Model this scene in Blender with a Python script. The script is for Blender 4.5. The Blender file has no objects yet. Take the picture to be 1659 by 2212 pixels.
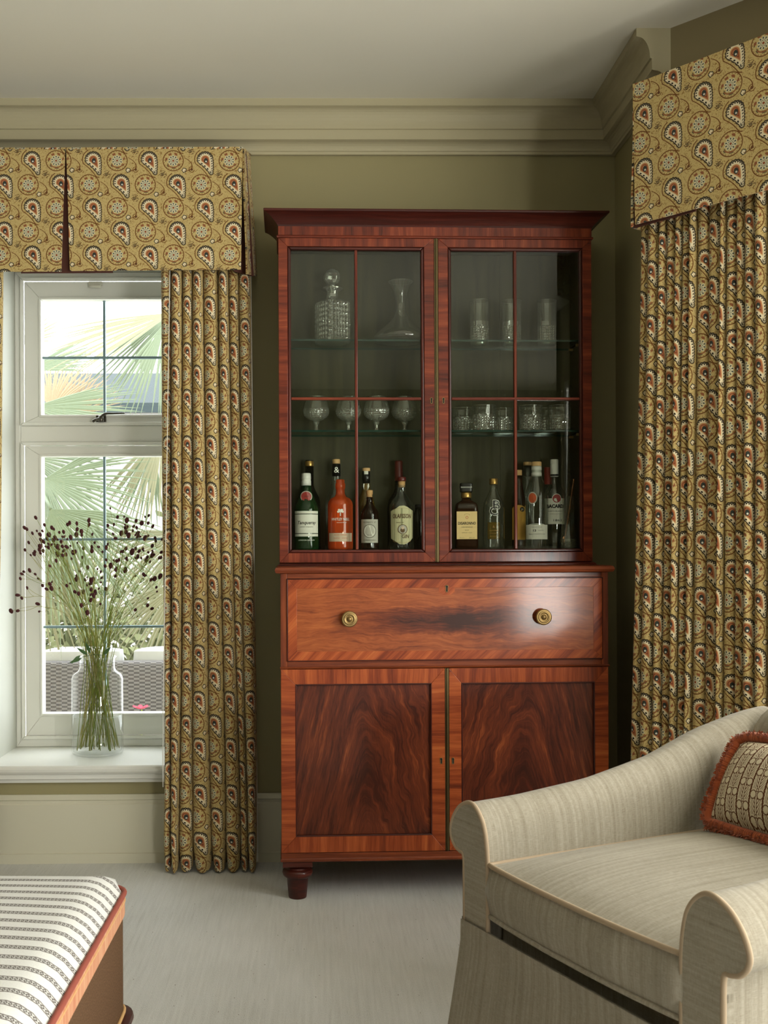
import bpy, math, random
from mathutils import Vector, Matrix

# ------------------------------------------------------------------ camera, sky, lights, exposure
random.seed(7)
SC = bpy.context.scene
COL = SC.collection
FPX, CX, CY = 2333.0, 715.0, 1180.0          # focal length and principal point in photo pixels (1659 x 2212)
EYE = Vector((0.0, 0.0, 1.1475))
YAW, ROLL = math.radians(-0.7), math.radians(-0.25)
CAMROT = (Matrix.Rotation(YAW, 3, 'Z') @ Matrix.Rotation(math.pi/2, 3, 'X') @ Matrix.Rotation(ROLL, 3, 'Z'))
cam_data = bpy.data.cameras.new('camera')
cam = bpy.data.objects.new('camera', cam_data)
COL.objects.link(cam)
cam.matrix_world = Matrix.Translation(EYE) @ CAMROT.to_4x4()
cam_data.sensor_fit = 'HORIZONTAL'
cam_data.sensor_width = 36.0
cam_data.lens = 36.0*FPX/1659.0
cam_data.shift_x = (829.5-CX)/1659.0
cam_data.shift_y = (CY-1106.0)/1659.0
cam_data.clip_start = 0.05
cam_data.dof.use_dof = True
cam_data.dof.focus_distance = 3.45
cam_data.dof.aperture_fstop = 16.0
SC.camera = cam

SC.view_settings.view_transform = 'Standard'
SC.view_settings.look = 'None'
SC.view_settings.gamma = 1.0
SC.view_settings.use_curve_mapping = False
SC.view_settings.exposure = 0.68
SC.cycles.max_bounces = 6; SC.cycles.diffuse_bounces = 3; SC.cycles.glossy_bounces = 3
SC.cycles.transmission_bounces = 6; SC.cycles.transparent_max_bounces = 20
SC.cycles.caustics_reflective = False; SC.cycles.caustics_refractive = False

world = bpy.data.worlds.new('overcast_sky'); SC.world = world
world.use_nodes = True
_wn = world.node_tree.nodes; _wn.clear()
_bg = _wn.new('ShaderNodeBackground'); _wo = _wn.new('ShaderNodeOutputWorld')
_bg.inputs[0].default_value = (0.93, 0.97, 1.0, 1.0)
_bg.inputs[1].default_value = 4.8
world.node_tree.links.new(_bg.outputs[0], _wo.inputs[0])

def area_light(name, loc, target, w, h, power, color=(1, 1, 1)):
    d = bpy.data.lights.new(name, 'AREA'); d.shape = 'RECTANGLE'; d.size = w; d.size_y = h
    d.energy = power; d.color = color
    o = bpy.data.objects.new(name, d); COL.objects.link(o)
    o.location = loc
    o.rotation_euler = (Vector(target)-Vector(loc)).to_track_quat('-Z', 'Y').to_euler()
    return o
# daylight by the bay windows out of frame; the low lamp behind the camera is added
area_light('added_low_light', (2.95, -3.82, 0.68), (1.75, 0.0, 1.15), 1.15, 0.92, 120, (1.0, 0.965, 0.90))  # added stand-in for a low bright source behind the camera, giving the drawer's glare
area_light('bay_daylight', (2.02, 1.27, 1.40), (0.0, 1.27, 1.25), 2.20, 1.66, 52, (1.0, 0.97, 0.91))
area_light('bay_angle_daylight', (1.72, 2.98, 1.40), (1.0, 2.31, 1.30), 0.58, 1.60, 8, (1.0, 0.96, 0.88))

def ray(px, py):
    return (CAMROT @ Vector(((px-CX)/FPX, -(py-CY)/FPX, -1.0)))
def P(px, py, Y):                       # the point of a pixel's ray at depth Y (parallel to the back wall)
    r = ray(px, py); t = (Y-EYE.y)/r.y
    return EYE + r*t
def PZ(px, py, z):                      # the point of a pixel's ray at height z
    r = ray(px, py); t = (z-EYE.z)/r.z
    return EYE + r*t
def PP(px, py, o, n):                   # the point of a pixel's ray on a plane
    r = ray(px, py); o = Vector(o); n = Vector(n)
    t = (o-EYE).dot(n)/r.dot(n)
    return EYE + r*t

# ------------------------------------------------------------------ node helpers
class E:
    """a value in a node tree; arithmetic on it adds Math nodes"""
    def __init__(self, nt, s): self.nt = nt; self.s = s
    def _op(self, op, b=None, c=None, rev=False):
        n = self.nt.nodes.new('ShaderNodeMath'); n.operation = op
        args = [self, b, c] if not rev else [b, self, c]
        for i, a in enumerate(args):
            if a is None: continue
            if isinstance(a, E): self.nt.links.new(a.s, n.inputs[i])
            else: n.inputs[i].default_value = float(a)
        return E(self.nt, n.outputs[0])
    def __add__(s, b): return s._op('ADD', b)
    def __radd__(s, b): return s._op('ADD', b)
    def __sub__(s, b): return s._op('SUBTRACT', b)
    def __rsub__(s, b): return s._op('SUBTRACT', b, rev=True)
    def __mul__(s, b): return s._op('MULTIPLY', b)
    def __rmul__(s, b): return s._op('MULTIPLY', b)
    def __truediv__(s, b): return s._op('DIVIDE', b)
    def __rtruediv__(s, b): return s._op('DIVIDE', b, rev=True)
    def __neg__(s): return s._op('MULTIPLY', -1)
    def __lt__(s, b): return s._op('LESS_THAN', b)
    def __gt__(s, b): return s._op('GREATER_THAN', b)
    def abs(s): return s._op('ABSOLUTE')
    def sin(s): return s._op('SINE')
    def cos(s): return s._op('COSINE')
    def sqrt(s): return s._op('SQRT')
    def floor(s): return s._op('FLOOR')
    def fract(s): return s._op('FRACT')
    def mod(s, b): return s._op('FLOORED_MODULO', b)
    def min(s, b): return s._op('MINIMUM', b)
    def max(s, b): return s._op('MAXIMUM', b)
    def pow(s, b): return s._op('POWER', b)
    def atan2(s, b): return s._op('ARCTAN2', b)
    def clamp(s): 
        e = s._op('ADD', 0.0); e.s.node.use_clamp = True; return e
    def band(s, lo, hi): return (s > lo)*(s < hi)
    def smooth(s, lo, hi):
        n = s.nt.nodes.new('ShaderNodeMapRange'); n.interpolation_type = 'SMOOTHSTEP'
        s.nt.links.new(s.s, n.inputs[0]); n.inputs[1].default_value = lo; n.inputs[2].default_value = hi
        return E(s.nt, n.outputs[0])

class T:
    """a material under construction"""
    def __init__(self, name):
        self.m = bpy.data.materials.new(name); self.m.use_nodes = True
        self.nt = self.m.node_tree; self.nt.nodes.clear()
        self.out = self.nt.nodes.new('ShaderNodeOutputMaterial')
    def node(self, t, **kw):
        n = self.nt.nodes.new(t)
        for k, v in kw.items(): setattr(n, k, v)
        return n
    def link(self, a, b): self.nt.links.new(a.s if isinstance(a, E) else a, b)
    def setin(self, sock, v):
        if isinstance(v, E) or hasattr(v, 'is_output'): self.link(v, sock)
        elif isinstance(v, (tuple, list)): sock.default_value = tuple(v)+((1.0,) if len(v) == 3 and len(sock.default_value) == 4 else ())
        else: sock.default_value = v
    def uv(self):
        n = self.node('ShaderNodeUVMap'); s = self.node('ShaderNodeSeparateXYZ'); self.link(n.outputs[0], s.inputs[0])
        return E(self.nt, s.outputs[0]), E(self.nt, s.outputs[1])
    def obj(self):
        n = self.node('ShaderNodeTexCoord'); s = self.node('ShaderNodeSeparateXYZ'); self.link(n.outputs['Object'], s.inputs[0])
        return [E(self.nt, s.outputs[i]) for i in range(3)]
    def vec(self, x, y, z=0.0):
        c = self.node('ShaderNodeCombineXYZ')
        for i, a in enumerate((x, y, z)): self.setin(c.inputs[i], a)
        return c.outputs[0]
    def noise(self, vec, scale=1.0, detail=2.0, rough=0.5, dist=0.0):
        n = self.node('ShaderNodeTexNoise'); self.link(vec, n.inputs['Vector'])
        n.inputs['Scale'].default_value = scale; n.inputs['Detail'].default_value = detail
        n.inputs['Roughness'].default_value = rough; n.inputs['Distortion'].default_value = dist
        return E(self.nt, n.outputs[0])
    def voronoi(self, vec, scale=1.0):
        n = self.node('ShaderNodeTexVoronoi'); self.link(vec, n.inputs['Vector']); n.inputs['Scale'].default_value = scale
        return E(self.nt, n.outputs['Distance'])
    def ramp(self, fac, stops):
        n = self.node('ShaderNodeValToRGB'); cr = n.color_ramp
        while len(cr.elements) < len(stops): cr.elements.new(0.5)
        for e, (p, c) in zip(cr.elements, stops): e.position = p; e.color = tuple(c)+(1.0,)
        self.setin(n.inputs[0], fac)
        return n.outputs[0]
    def mix(self, fac, a, b, mode='MIX'):
        n = self.node('ShaderNodeMix', data_type='RGBA', blend_type=mode)
        self.setin(n.inputs[0], fac); self.setin(n.inputs[6], a); self.setin(n.inputs[7], b)
        return n.outputs[2]
    def bump(self, h, strength=0.3, dist=0.002):
        n = self.node('ShaderNodeBump'); n.inputs['Strength'].default_value = strength; n.inputs['Distance'].default_value = dist
        self.setin(n.inputs['Height'], h); return n.outputs[0]
    def principled(self, color, rough=0.6, metal=0.0, normal=None, coat=0.0, sheen=0.0, spec=0.5, trans=0.0, ior=1.5, emit=None, sub=0.0, coat_rough=0.1):
        p = self.node('ShaderNodeBsdfPrincipled')
        self.setin(p.inputs['Base Color'], color); self.setin(p.inputs['Roughness'], rough); self.setin(p.inputs['Metallic'], metal)
        p.inputs['Coat Weight'].default_value = coat; p.inputs['Coat Roughness'].default_value = coat_rough
        p.inputs['Sheen Weight'].default_value = sheen; p.inputs['Specular IOR Level'].default_value = spec
        p.inputs['Transmission Weight'].default_value = trans; p.inputs['IOR'].default_value = ior
        if normal is not None: self.link(normal, p.inputs['Normal'])
        self.link(p.outputs[0], self.out.inputs[0])
        return p
def hexc(r, g, b):                     # sRGB 0-255 to linear
    f = lambda c: (c/255/12.92) if c/255 <= 0.04045 else ((c/255+0.055)/1.055)**2.4
    return (f(r), f(g), f(b))
def plain(name, color, rough=0.6, **kw):
    t = T(name); t.principled(color, rough, **kw); return t.m
# ------------------------------------------------------------------ materials
M = {}
def paint(name, color, rough=0.6, spec=0.3, bump=0.08):
    t = T(name); x, y, z = t.obj()
    n = t.noise(t.vec(x, y, z), 55, 3)
    big = t.noise(t.vec(x, y, z), 1.7, 2)
    c = t.mix((big-0.35).clamp()*0.35, color, tuple(v*0.9 for v in color))
    t.principled(c, rough, normal=t.bump(n, bump, 0.001), spec=spec)
    return t.m
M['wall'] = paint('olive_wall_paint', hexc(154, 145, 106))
M['wall_trim'] = paint('stone_trim_paint', hexc(182, 173, 142), 0.5)
M['ceiling'] = paint('ceiling_paint', hexc(236, 232, 216), 0.7)
M['white'] = paint('white_window_paint', hexc(228, 227, 218), 0.35, 0.5, 0.03)
M['base_paint'] = paint('baseboard_paint', hexc(206, 201, 178), 0.45, 0.5, 0.03)
M['wall_far'] = paint('low_bounce_olive_wall_paint', hexc(112, 104, 74))  # unseen walls made darker than the other olive ones to cut bounced light
M['reveal'] = paint('window_reveal_paint', hexc(192, 193, 182), 0.5)
M['bay_wall'] = paint('bay_wall_paint', hexc(151, 138, 104))
M['floor_outer'] = plain('subfloor_grey', hexc(150, 146, 138), 0.9)

def carpet():
    t = T('pale_flatweave_carpet'); x, y, z = t.obj()
    streak = t.noise(t.vec(x*110, y*5, 0), 1, 3, 0.6)
    fine = t.noise(t.vec(x*600, y*160, 0), 1, 2)
    big = t.noise(t.vec(x, y, 0), 2.2, 2)
    speck = t.voronoi(t.vec(x*40, y*14, 0), 1.0)
    f = streak*0.30 + fine*0.42 + big*0.36
    c = t.ramp(f, [(0.30, hexc(178, 176, 170)), (0.5, hexc(207, 206, 201)), (0.72, hexc(226, 225, 221))])
    c = t.mix((speck < 0.045), c, hexc(128, 120, 110))
    t.principled(c, 0.95, normal=t.bump(fine*0.6+streak*0.5, 0.5, 0.003), spec=0.1, sheen=0.15)
    return t.m
M['carpet'] = carpet()

def wood(name, stops, fine=1.0, band=1.0, rough=0.28, coat=0.35, sat=None):
    """veneer whose grain runs along U"""
    t = T(name); u, v = t.uv()
    warp = t.noise(t.vec(u*3, v*7, 1.3), 1, 2)
    bnd = t.noise(t.vec(u*1.2*band, v*46*band+warp*2.2, 0.2), 1, 3, 0.6)
    fib = t.noise(t.vec(u*22*fine, v*520*fine, 0.7), 1, 2)
    wide = t.noise(t.vec(u*2, v*9, 4.1), 1, 2)
    f = bnd*0.62 + fib*0.20 + wide*0.30 - 0.06
    c = t.ramp(f, stops)
    t.principled(c, (fib*0.12+rough+0.14), normal=t.bump(fib*0.4+bnd*0.3, 0.10, 0.001), coat=coat*0.7, coat_rough=0.12, spec=0.22)
    return t.m
RED = [(0.32, hexc(54, 18, 10)), (0.46, hexc(102, 40, 22)), (0.58, hexc(130, 56, 31)), (0.74, hexc(162, 84, 47))]
ORA = [(0.30, hexc(92, 34, 14)), (0.45, hexc(140, 60, 26)), (0.58, hexc(176, 86, 40)), (0.76, hexc(202, 118, 62))]
BRN = [(0.30, hexc(64, 26, 12)), (0.46, hexc(112, 50, 24)), (0.60, hexc(144, 70, 34)), (0.78, hexc(174, 96, 52))]
M['wood_red'] = wood('red_mahogany_crossband', RED)
M['wood_orange'] = wood('orange_mahogany_crossband', ORA)
M['wood_brown'] = wood('brown_mahogany', BRN)
M['wood_dark'] = wood('dark_mahogany_moulding', [(0.3, hexc(34, 12, 9)), (0.5, hexc(70, 25, 17)), (0.75, hexc(110, 46, 30))], rough=0.24, coat=0.5)

def flame(name, mirror):
    """crotch-figured panel: feathered arches about the panel's middle"""
    t = T(name); u, v = t.uv()             # metres from the panel's middle
    x = u*mirror
    wob = t.noise(t.vec(u*7, v*5, 0.4), 1, 3, 0.6)
    cx = x - 0.012 + (wob-0.5)*0.075 + v*0.03
    ax = (cx*cx+0.0010).sqrt()
    phi = ax + v*0.26 + (wob-0.5)*0.05
    s = ax*5.0-v*1.6
    g0 = t.noise(t.vec(phi*20, s*0.8, 0.3), 1, 3, 0.6, 0.2)
    g1 = t.noise(t.vec(phi*62, s*1.6, 1.3), 1, 4, 0.68, 0.2)
    g2 = t.noise(t.vec(phi*260, s*5.0, 2.3), 1, 3, 0.65)
    pore = t.noise(t.vec(u*420, v*26, 0.9), 1, 2)
    mid = t.noise(t.vec(u*6, v*3.0, 5.0), 1, 2)
    core = (1.0-(ax*6.5)).max(0.0)
    f = g0*0.34 + g1*0.38 + g2*0.22 + pore*0.10 + mid*0.20 - core*0.05 - 0.135
    c = t.ramp(f, [(0.27, hexc(38, 15, 9)), (0.41, hexc(72, 29, 16)), (0.52, hexc(108, 48, 25)), (0.62, hexc(150, 76, 38)), (0.76, hexc(186, 106, 58))])
    t.principled(c, 0.42, normal=t.bump(g2, 0.05, 0.001), coat=0.28, coat_rough=0.12, spec=0.22)
    return t.m
M['flame_l'] = flame('flame_mahogany_panel', 1.0)
M['flame_r'] = flame('flame_mahogany_panel_mirrored', -1.0)

def drawer_wood():
    t = T('figured_mahogany_drawer'); u, v = t.uv()
    w1 = t.noise(t.vec(u*3.2, v*8, 0.4), 1, 3, 0.6); w2 = t.noise(t.vec(u*9, v*14, 3.4), 1, 2, 0.6)
    vv = v + (w1-0.5)*0.10 + (w2-0.5)*0.022
    g1 = t.noise(t.vec(u*5.0+w1, vv*60, 1.0), 1, 4, 0.66, 0.4)
    g2 = t.noise(t.vec(u*16, vv*230, 2.0), 1, 3, 0.65)
    pore = t.noise(t.vec(u*60, v*560, 0.9), 1, 2)
    dark = t.noise(t.vec(u*6, v*5, 7.0), 1, 3)
    rag = t.noise(t.vec(u*26, v*3, 9.0), 1, 3)
    core = (1.0-((v+(rag-0.5)*0.03+0.004)*22.0).abs()).max(0.0).sqrt()*(1.0-((u-0.04)*2.6).abs()).max(0.0)
    f = g1*0.44+g2*0.24+pore*0.12+dark*0.24-core*0.34-0.005
    c = t.ramp(f, [(0.24, hexc(58, 24, 13)), (0.40, hexc(112, 50, 23)), (0.52, hexc(152, 76, 35)), (0.64, hexc(178, 98, 48)), (0.78, hexc(196, 122, 68))])
    wave = t.noise(t.vec(u*14, v*40, 4.0), 1, 3)
    t.principled(c, 0.42, normal=t.bump(g1*0.25+g2*0.15+wave*0.8, 0.22, 0.002), coat=0.22, coat_rough=0.10, spec=0.25)
    return t.m
M['drawer'] = drawer_wood()
M['brass'] = plain('aged_brass', hexc(150, 124, 80), 0.44, metal=0.85)
M['brass_dark'] = plain('dull_brass_strip', hexc(104, 90, 60), 0.42, metal=0.85)
M['black'] = plain('keyhole_black', (0.004, 0.004, 0.004), 0.8)
M['interior'] = paint('dark_green_interior_paint', hexc(58, 56, 36), 0.6)
def boards():
    t = T('dark_green_back_boards'); x, y, z = t.obj()
    g = t.noise(t.vec(x*30, y, z*2.2), 1, 3, 0.6, 0.4)
    c = t.ramp(g, [(0.3, hexc(44, 42, 25)), (0.7, hexc(64, 61, 38))])
    t.principled(c, 0.65, spec=0.3); return t.m
M['boards'] = boards()

def thin_glass(name, tint=(1, 1, 1), refl=0.05, edge=0.55, rough=0.0, diffuse=None, dif=0.0, power=3.0):
    """a clear sheet: lets light straight through, mirrors more at grazing angles"""
    t = T(name)
    tr = t.node('ShaderNodeBsdfTransparent'); t.setin(tr.inputs[0], tint)
    gl = t.node('ShaderNodeBsdfGlossy'); gl.inputs['Roughness'].default_value = rough
    lw = t.node('ShaderNodeLayerWeight'); lw.inputs[0].default_value = 0.5
    f = E(t.nt, lw.outputs['Facing']).pow(power)*edge + refl
    mx = t.node('ShaderNodeMixShader'); t.link(f, mx.inputs[0]); t.link(tr.outputs[0], mx.inputs[1]); t.link(gl.outputs[0], mx.inputs[2])
    o = mx.outputs[0]
    if diffuse:
        d = t.node('ShaderNodeBsdfDiffuse'); t.setin(d.inputs[0], diffuse)
        m2 = t.node('ShaderNodeMixShader'); m2.inputs[0].default_value = dif
        t.link(o, m2.inputs[1]); t.link(d.outputs[0], m2.inputs[2]); o = m2.outputs[0]
    t.link(o, t.out.inputs[0]); return t.m
M['pane'] = thin_glass('cabinet_pane_glass', (0.96, 0.98, 0.95), 0.022, 0.35)
M['window_pane'] = thin_glass('window_pane_glass', (0.98, 0.99, 0.99), 0.03, 0.3)
M['shelf_glass'] = thin_glass('green_glass_shelf', (0.88, 0.93, 0.90), 0.015, 0.10)
M['shelf_edge'] = plain('green_glass_edge', hexc(26, 52, 44), 0.15)
M['clear'] = thin_glass('clear_bottle_glass', (0.86, 0.89, 0.86), 0.08, 0.7, diffuse=hexc(170, 175, 160), dif=0.02, power=2.2)
M['vase_glass'] = thin_glass('clear_vase_glass', (0.985, 0.99, 0.985), 0.03, 0.40)
M['water'] = thin_glass('vase_water', (0.975, 0.985, 0.98), 0.03, 0.35)
M['stemware'] = thin_glass('thin_crystal', (0.90, 0.92, 0.89), 0.08, 0.85, diffuse=hexc(222, 222, 206), dif=0.04, power=2.0)
M['crystal'] = thin_glass('cut_crystal', (0.86, 0.88, 0.84), 0.20, 0.8, 0.03, diffuse=hexc(238, 238, 224), dif=0.075, power=1.7)
M['green_glass'] = thin_glass('dark_green_bottle_glass', (0.06, 0.20, 0.07), 0.09, 0.5, diffuse=hexc(22, 60, 26), dif=0.45)
M['black_glass'] = thin_glass('near_black_bottle_glass', (0.03, 0.03, 0.02), 0.09, 0.5, diffuse=hexc(16, 15, 11), dif=0.6)
M['brown_glass'] = thin_glass('brown_bottle_glass', (0.14, 0.05, 0.02), 0.09, 0.5, diffuse=hexc(36, 18, 10), dif=0.5)
M['amber_glass'] = thin_glass('amber_liqueur_glass', (0.22, 0.09, 0.03), 0.09, 0.5, diffuse=hexc(52, 26, 14), dif=0.5)
M['blood_orange'] = thin_glass('blood_orange_gin_glass', (0.95, 0.30, 0.08), 0.09, 0.5, diffuse=hexc(226, 96, 44), dif=0.42)
M['yellow_glass'] = thin_glass('yellow_bottle_glass', (0.35, 0.26, 0.06), 0.09, 0.5, diffuse=hexc(120, 96, 40), dif=0.4)
M['cap_white'] = plain('white_cap', hexc(214, 212, 204), 0.4)
M['cap_gold'] = plain('gold_cap', hexc(186, 148, 84), 0.32, metal=0.8)
M['cap_black'] = plain('black_cap', hexc(20, 18, 16), 0.35)
M['cap_red'] = plain('dark_red_wax', hexc(88, 22, 18), 0.4)
M['cork'] = plain('pale_cork', hexc(190, 148, 98), 0.8)
M['wood_cap'] = plain('pale_wood_stopper', hexc(204, 164, 112), 0.6)
M['paper'] = plain('white_label_paper', hexc(216, 214, 202), 0.7)
M['paper_grey'] = plain('grey_label_paper', hexc(176, 172, 160), 0.7)
M['paper_cream'] = plain('cream_label_paper', hexc(226, 196, 138), 0.7)
M['paper_olive'] = plain('aged_green_label_paper', hexc(190, 184, 146), 0.7)
M['paper_pink'] = plain('pink_label_paper', hexc(206, 182, 158), 0.7)
M['paper_yellow'] = plain('yellow_label_paper', hexc(196, 146, 58), 0.7)
M['ink'] = plain('black_ink', hexc(22, 20, 18), 0.7)
M['ink_grey'] = plain('grey_ink', hexc(96, 92, 84), 0.7)
M['ink_white'] = plain('white_ink', hexc(226, 224, 214), 0.6)
M['ink_red'] = plain('red_seal_ink', hexc(142, 36, 30), 0.5)
M['ink_orange'] = plain('orange_seal_ink', hexc(186, 82, 44), 0.5)
M['ink_gold'] = plain('gold_ink', hexc(150, 112, 54), 0.5)
M['ink_brown'] = plain('brown_ink', hexc(96, 72, 44), 0.7)
M['steel'] = plain('steel_latch', hexc(96, 92, 84), 0.25, metal=1.0)
M['copper'] = plain('copper_spoon', hexc(196, 140, 104), 0.25, metal=1.0)
M['lead'] = plain('window_lead_with_glow', hexc(126, 150, 154), 0.5)  # lightened: the glow of the bright garden behind is put into the colour
M['vent_plastic'] = plain('vent_plastic', hexc(206, 202, 186), 0.5)

# ---- paisley print: 1 unit = 0.21 mm of cloth
def paisley():
    t = T('paisley_print_cloth'); u, v = t.uv()
    K = 1.0/0.0002107
    U = u*K; V = v*(-K)
    wx = t.noise(t.vec(u*260, v*260, 0.0), 1, 1)-0.5
    def cell(dx, dy):
        a = U-dx
        col = ((a+230.0)/460.0).floor()
        lu = a-col*460.0
        lv = ((V-dy-(col.mod(2.0))*380.0)+387.5).mod(775.0)-387.5
        return lu, lv
    lu, lv = cell(0, 0)
    # teardrop distance
    ax, ay, bx, by = -14.0, -64.0, 84.0, 156.0
    L2 = (bx-ax)**2+(by-ay)**2
    tt = (((lu-ax)*(bx-ax)+(lv-ay)*(by-ay))/L2).clamp()
    bend = tt*(1.0-tt)*60.0
    qx = lu-(tt*(bx-ax)+ax)-bend; qy = lv-(tt*(by-ay)+ay)
    dist = (qx*qx+qy*qy).sqrt()
    d0 = dist-(132.0-tt*98.0)
    # position along the contour for the scallops
    th = qy.atan2(qx)
    arc = th*(1.0-tt*0.35)*9.0+tt*20.0
    sc = arc.sin()
    d = d0 - sc.abs()*11.0 + 7.0
    q = (arc/math.pi).fract()-0.5
    base = t.mix(t.noise(t.vec(u*900, v*900, 0), 1, 1), hexc(178, 154, 98), hexc(208, 184, 126))
    brown = hexc(112, 72, 34); dark = hexc(44, 42, 36); cream = hexc(222, 208, 174); rust = hexc(176, 88, 48)
    c = base
    # specks and sprigs filling the ground
    vn = t.noise(t.vec(U/58.0, V/58.0, 2.0), 1, 1)
    vine = ((vn-0.5).abs() < 0.013)
    speck = t.voronoi(t.vec(U/26.0, V/34.0, 0), 1.0)
    c = t.mix((speck < 0.22)*0.6, c, brown)
    c = t.mix(vine*0.8, c, hexc(132, 96, 44))
    # medallion
    mu, mv = cell(-80, 350)
    r = (mu*mu+mv*mv).sqrt(); ma = mv.atan2(mu)
    inm = (r < 182.0)
    c = t.mix(inm, c, base)
    c = t.mix(((r-166.0+wx*5).abs() < 7.5), c, brown)
    dots = ((r-150.0).abs() < 5.0)*((ma*22.0).sin() > 0.2)
    c = t.mix(dots*0.8, c, brown)
    rag = t.noise(t.vec(mu/24.0, mv/24.0, 3.0), 1, 1)
    ring = r.band(98.0, 134.0)*((ma*7.0+r*0.03).sin()*0.35+rag*1.2 > 0.62)
    c = t.mix(ring, c, t.mix((ma > 0.6), hexc(140, 88, 56), hexc(98, 92, 66)))
    arcm = ((r-112.0).abs() < 9.0)*(ma.band(0.5, 2.5))
    c = t.mix(arcm, c, hexc(146, 94, 60))
    pet = (ma*5.0).sin()
    fl = (r < (pet.abs()*26.0+68.0))
    c = t.mix(fl, c, hexc(206, 198, 166))
    pd = ((r-66.0).abs() < 13.0)*((ma*5.0+1.57).sin().abs() < 0.55)
    c = t.mix(pd, c, hexc(58, 64, 56))
    pd2 = r.band(26.0, 46.0)*((ma*5.0).sin().abs() < 0.5)
    c = t.mix(pd2, c, hexc(74, 78, 62))
    c = t.mix((r < 17.0), c, hexc(142, 78, 46))
    # little ringed flowers and sprigs
    su, sv = cell(-238, 100)
    r2 = (su*su+sv*sv).sqrt(); a2 = sv.atan2(su)
    c = t.mix(((r2-44.0).abs() < 5.5)*(1.0-a2.band(-1.3, 0.2)), c, brown)
    c = t.mix((r2 < ((a2*2.5).sin().abs()*10.0+14.0)), c, hexc(92, 58, 42))
    wu, wv = cell(100, -268)
    r3 = (wu*wu+wv*wv).sqrt(); a3 = wv.atan2(wu)
    c = t.mix((r3 < ((a3*2.5).sin().abs()*9.0+34.0)), c, dark)
    c = t.mix((r3 < ((a3*2.5).sin().abs()*9.0+22.0)), c, cream)
    gu, gv = cell(-250, -205)
    r4 = (gu*gu+gv*gv).sqrt()
    rg = t.noise(t.vec(gu/17.0, gv/17.0, 5.0), 1, 0)
    c = t.mix((r4 < 62.0)*(rg > 0.56), c, hexc(84, 56, 34))
    c = t.mix((r4 < 30.0)*(rg < 0.44), c, hexc(62, 60, 50))
    # vine sweeping round the teardrop
    side = (lu-lv*0.42 < -8.0)
    c = t.mix(((d0-42.0+wx*4).abs() < 7.0)*side, c, brown)
    hu, hv = cell(40, 395)
    r5 = ((hu*0.55+hv*0.25)*(hu*0.55+hv*0.25)*1.0+(hv-hu*0.4)*(hv-hu*0.4)).sqrt()
    c = t.mix(((r5-120.0).abs() < 5.0)*(hu > 60.0)*(1.0-inm), c, brown)
    # teardrop, outside in
    c = t.mix((d < 6.0), c, hexc(96, 76, 50))
    c = t.mix((d < -3.0), c, dark)
    c = t.mix((d0 < -12.0)*(d < -10.0), c, cream)
    teeth = ((q*q)/(0.25*0.25)+((d0+29.0)*(d0+29.0))/(13.0*13.0) < 1.0)
    c = t.mix(teeth, c, dark)
    topdark = (lv < -105.0)*d0.band(-24.0, 2.0)*(sc.abs() < 0.9)
    c = t.mix(topdark, c, hexc(62, 54, 42))
    c = t.mix((d0 < -62.0), c, hexc(200, 158, 104))
    c = t.mix((d0 < -70.0), c, t.mix(tt, hexc(182, 118, 78), hexc(156, 88, 60)))
    c = t.mix(((d0+90.0).abs() < 5.0), c, hexc(122, 64, 42))
    eu = lu+4.0; ev = lv+46.0
    re = (eu*eu*1.5+ev*ev*0.75).sqrt()
    c = t.mix((re < 38.0), c, hexc(56, 62, 56))
    rw = ((eu-4.0)*(eu-4.0)+(ev-14.0)*(ev-14.0)).sqrt()
    c = t.mix((rw < 14.0), c, hexc(206, 204, 190))
    weave = ((u*4200.0).sin()*(v*4200.0).sin())
    bp = t.bump(weave*0.5+t.noise(t.vec(u*500, v*500, 0), 1, 2), 0.25, 0.0008)
    df = t.node('ShaderNodeBsdfPrincipled')
    t.setin(df.inputs['Base Color'], c); df.inputs['Roughness'].default_value = 0.9
    df.inputs['Specular IOR Level'].default_value = 0.1; df.inputs['Sheen Weight'].default_value = 0.1
    t.link(bp, df.inputs['Normal'])
    t.link(df.outputs[0], t.out.inputs[0])
    return t.m
M['paisley'] = paisley()
M['lining'] = plain('chocolate_lining', hexc(78, 40, 28), 0.85)
M['white_lining'] = plain('cream_lining_edge', hexc(232, 228, 216), 0.85)

def linen(name, lo, hi):
    t = T(name); u, v = t.uv()
    a = t.noise(t.vec(u*70, v*1500, 0), 1, 2, 0.6)
    b = t.noise(t.vec(u*1500, v*70, 3), 1, 2, 0.6)
    s = t.noise(t.vec(u*110, v*1.2, 6), 1, 3, 0.6)
    big = t.noise(t.vec(u*14, v*9, 8), 1, 2)
    f = a*0.36+b*0.30+s*0.34+big*0.12-0.06
    c = t.ramp(f, [(0.34, lo), (0.68, hi)])
    t.principled(c, 0.92, normal=t.bump(a*0.5+b*0.5, 0.3, 0.001), spec=0.1, sheen=0.12)
    return t.m
M['linen'] = linen('oatmeal_linen', hexc(120, 111, 93), hexc(178, 170, 154))
M['pipe_linen'] = plain('oatmeal_piping', hexc(162, 142, 117), 0.9)

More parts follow.
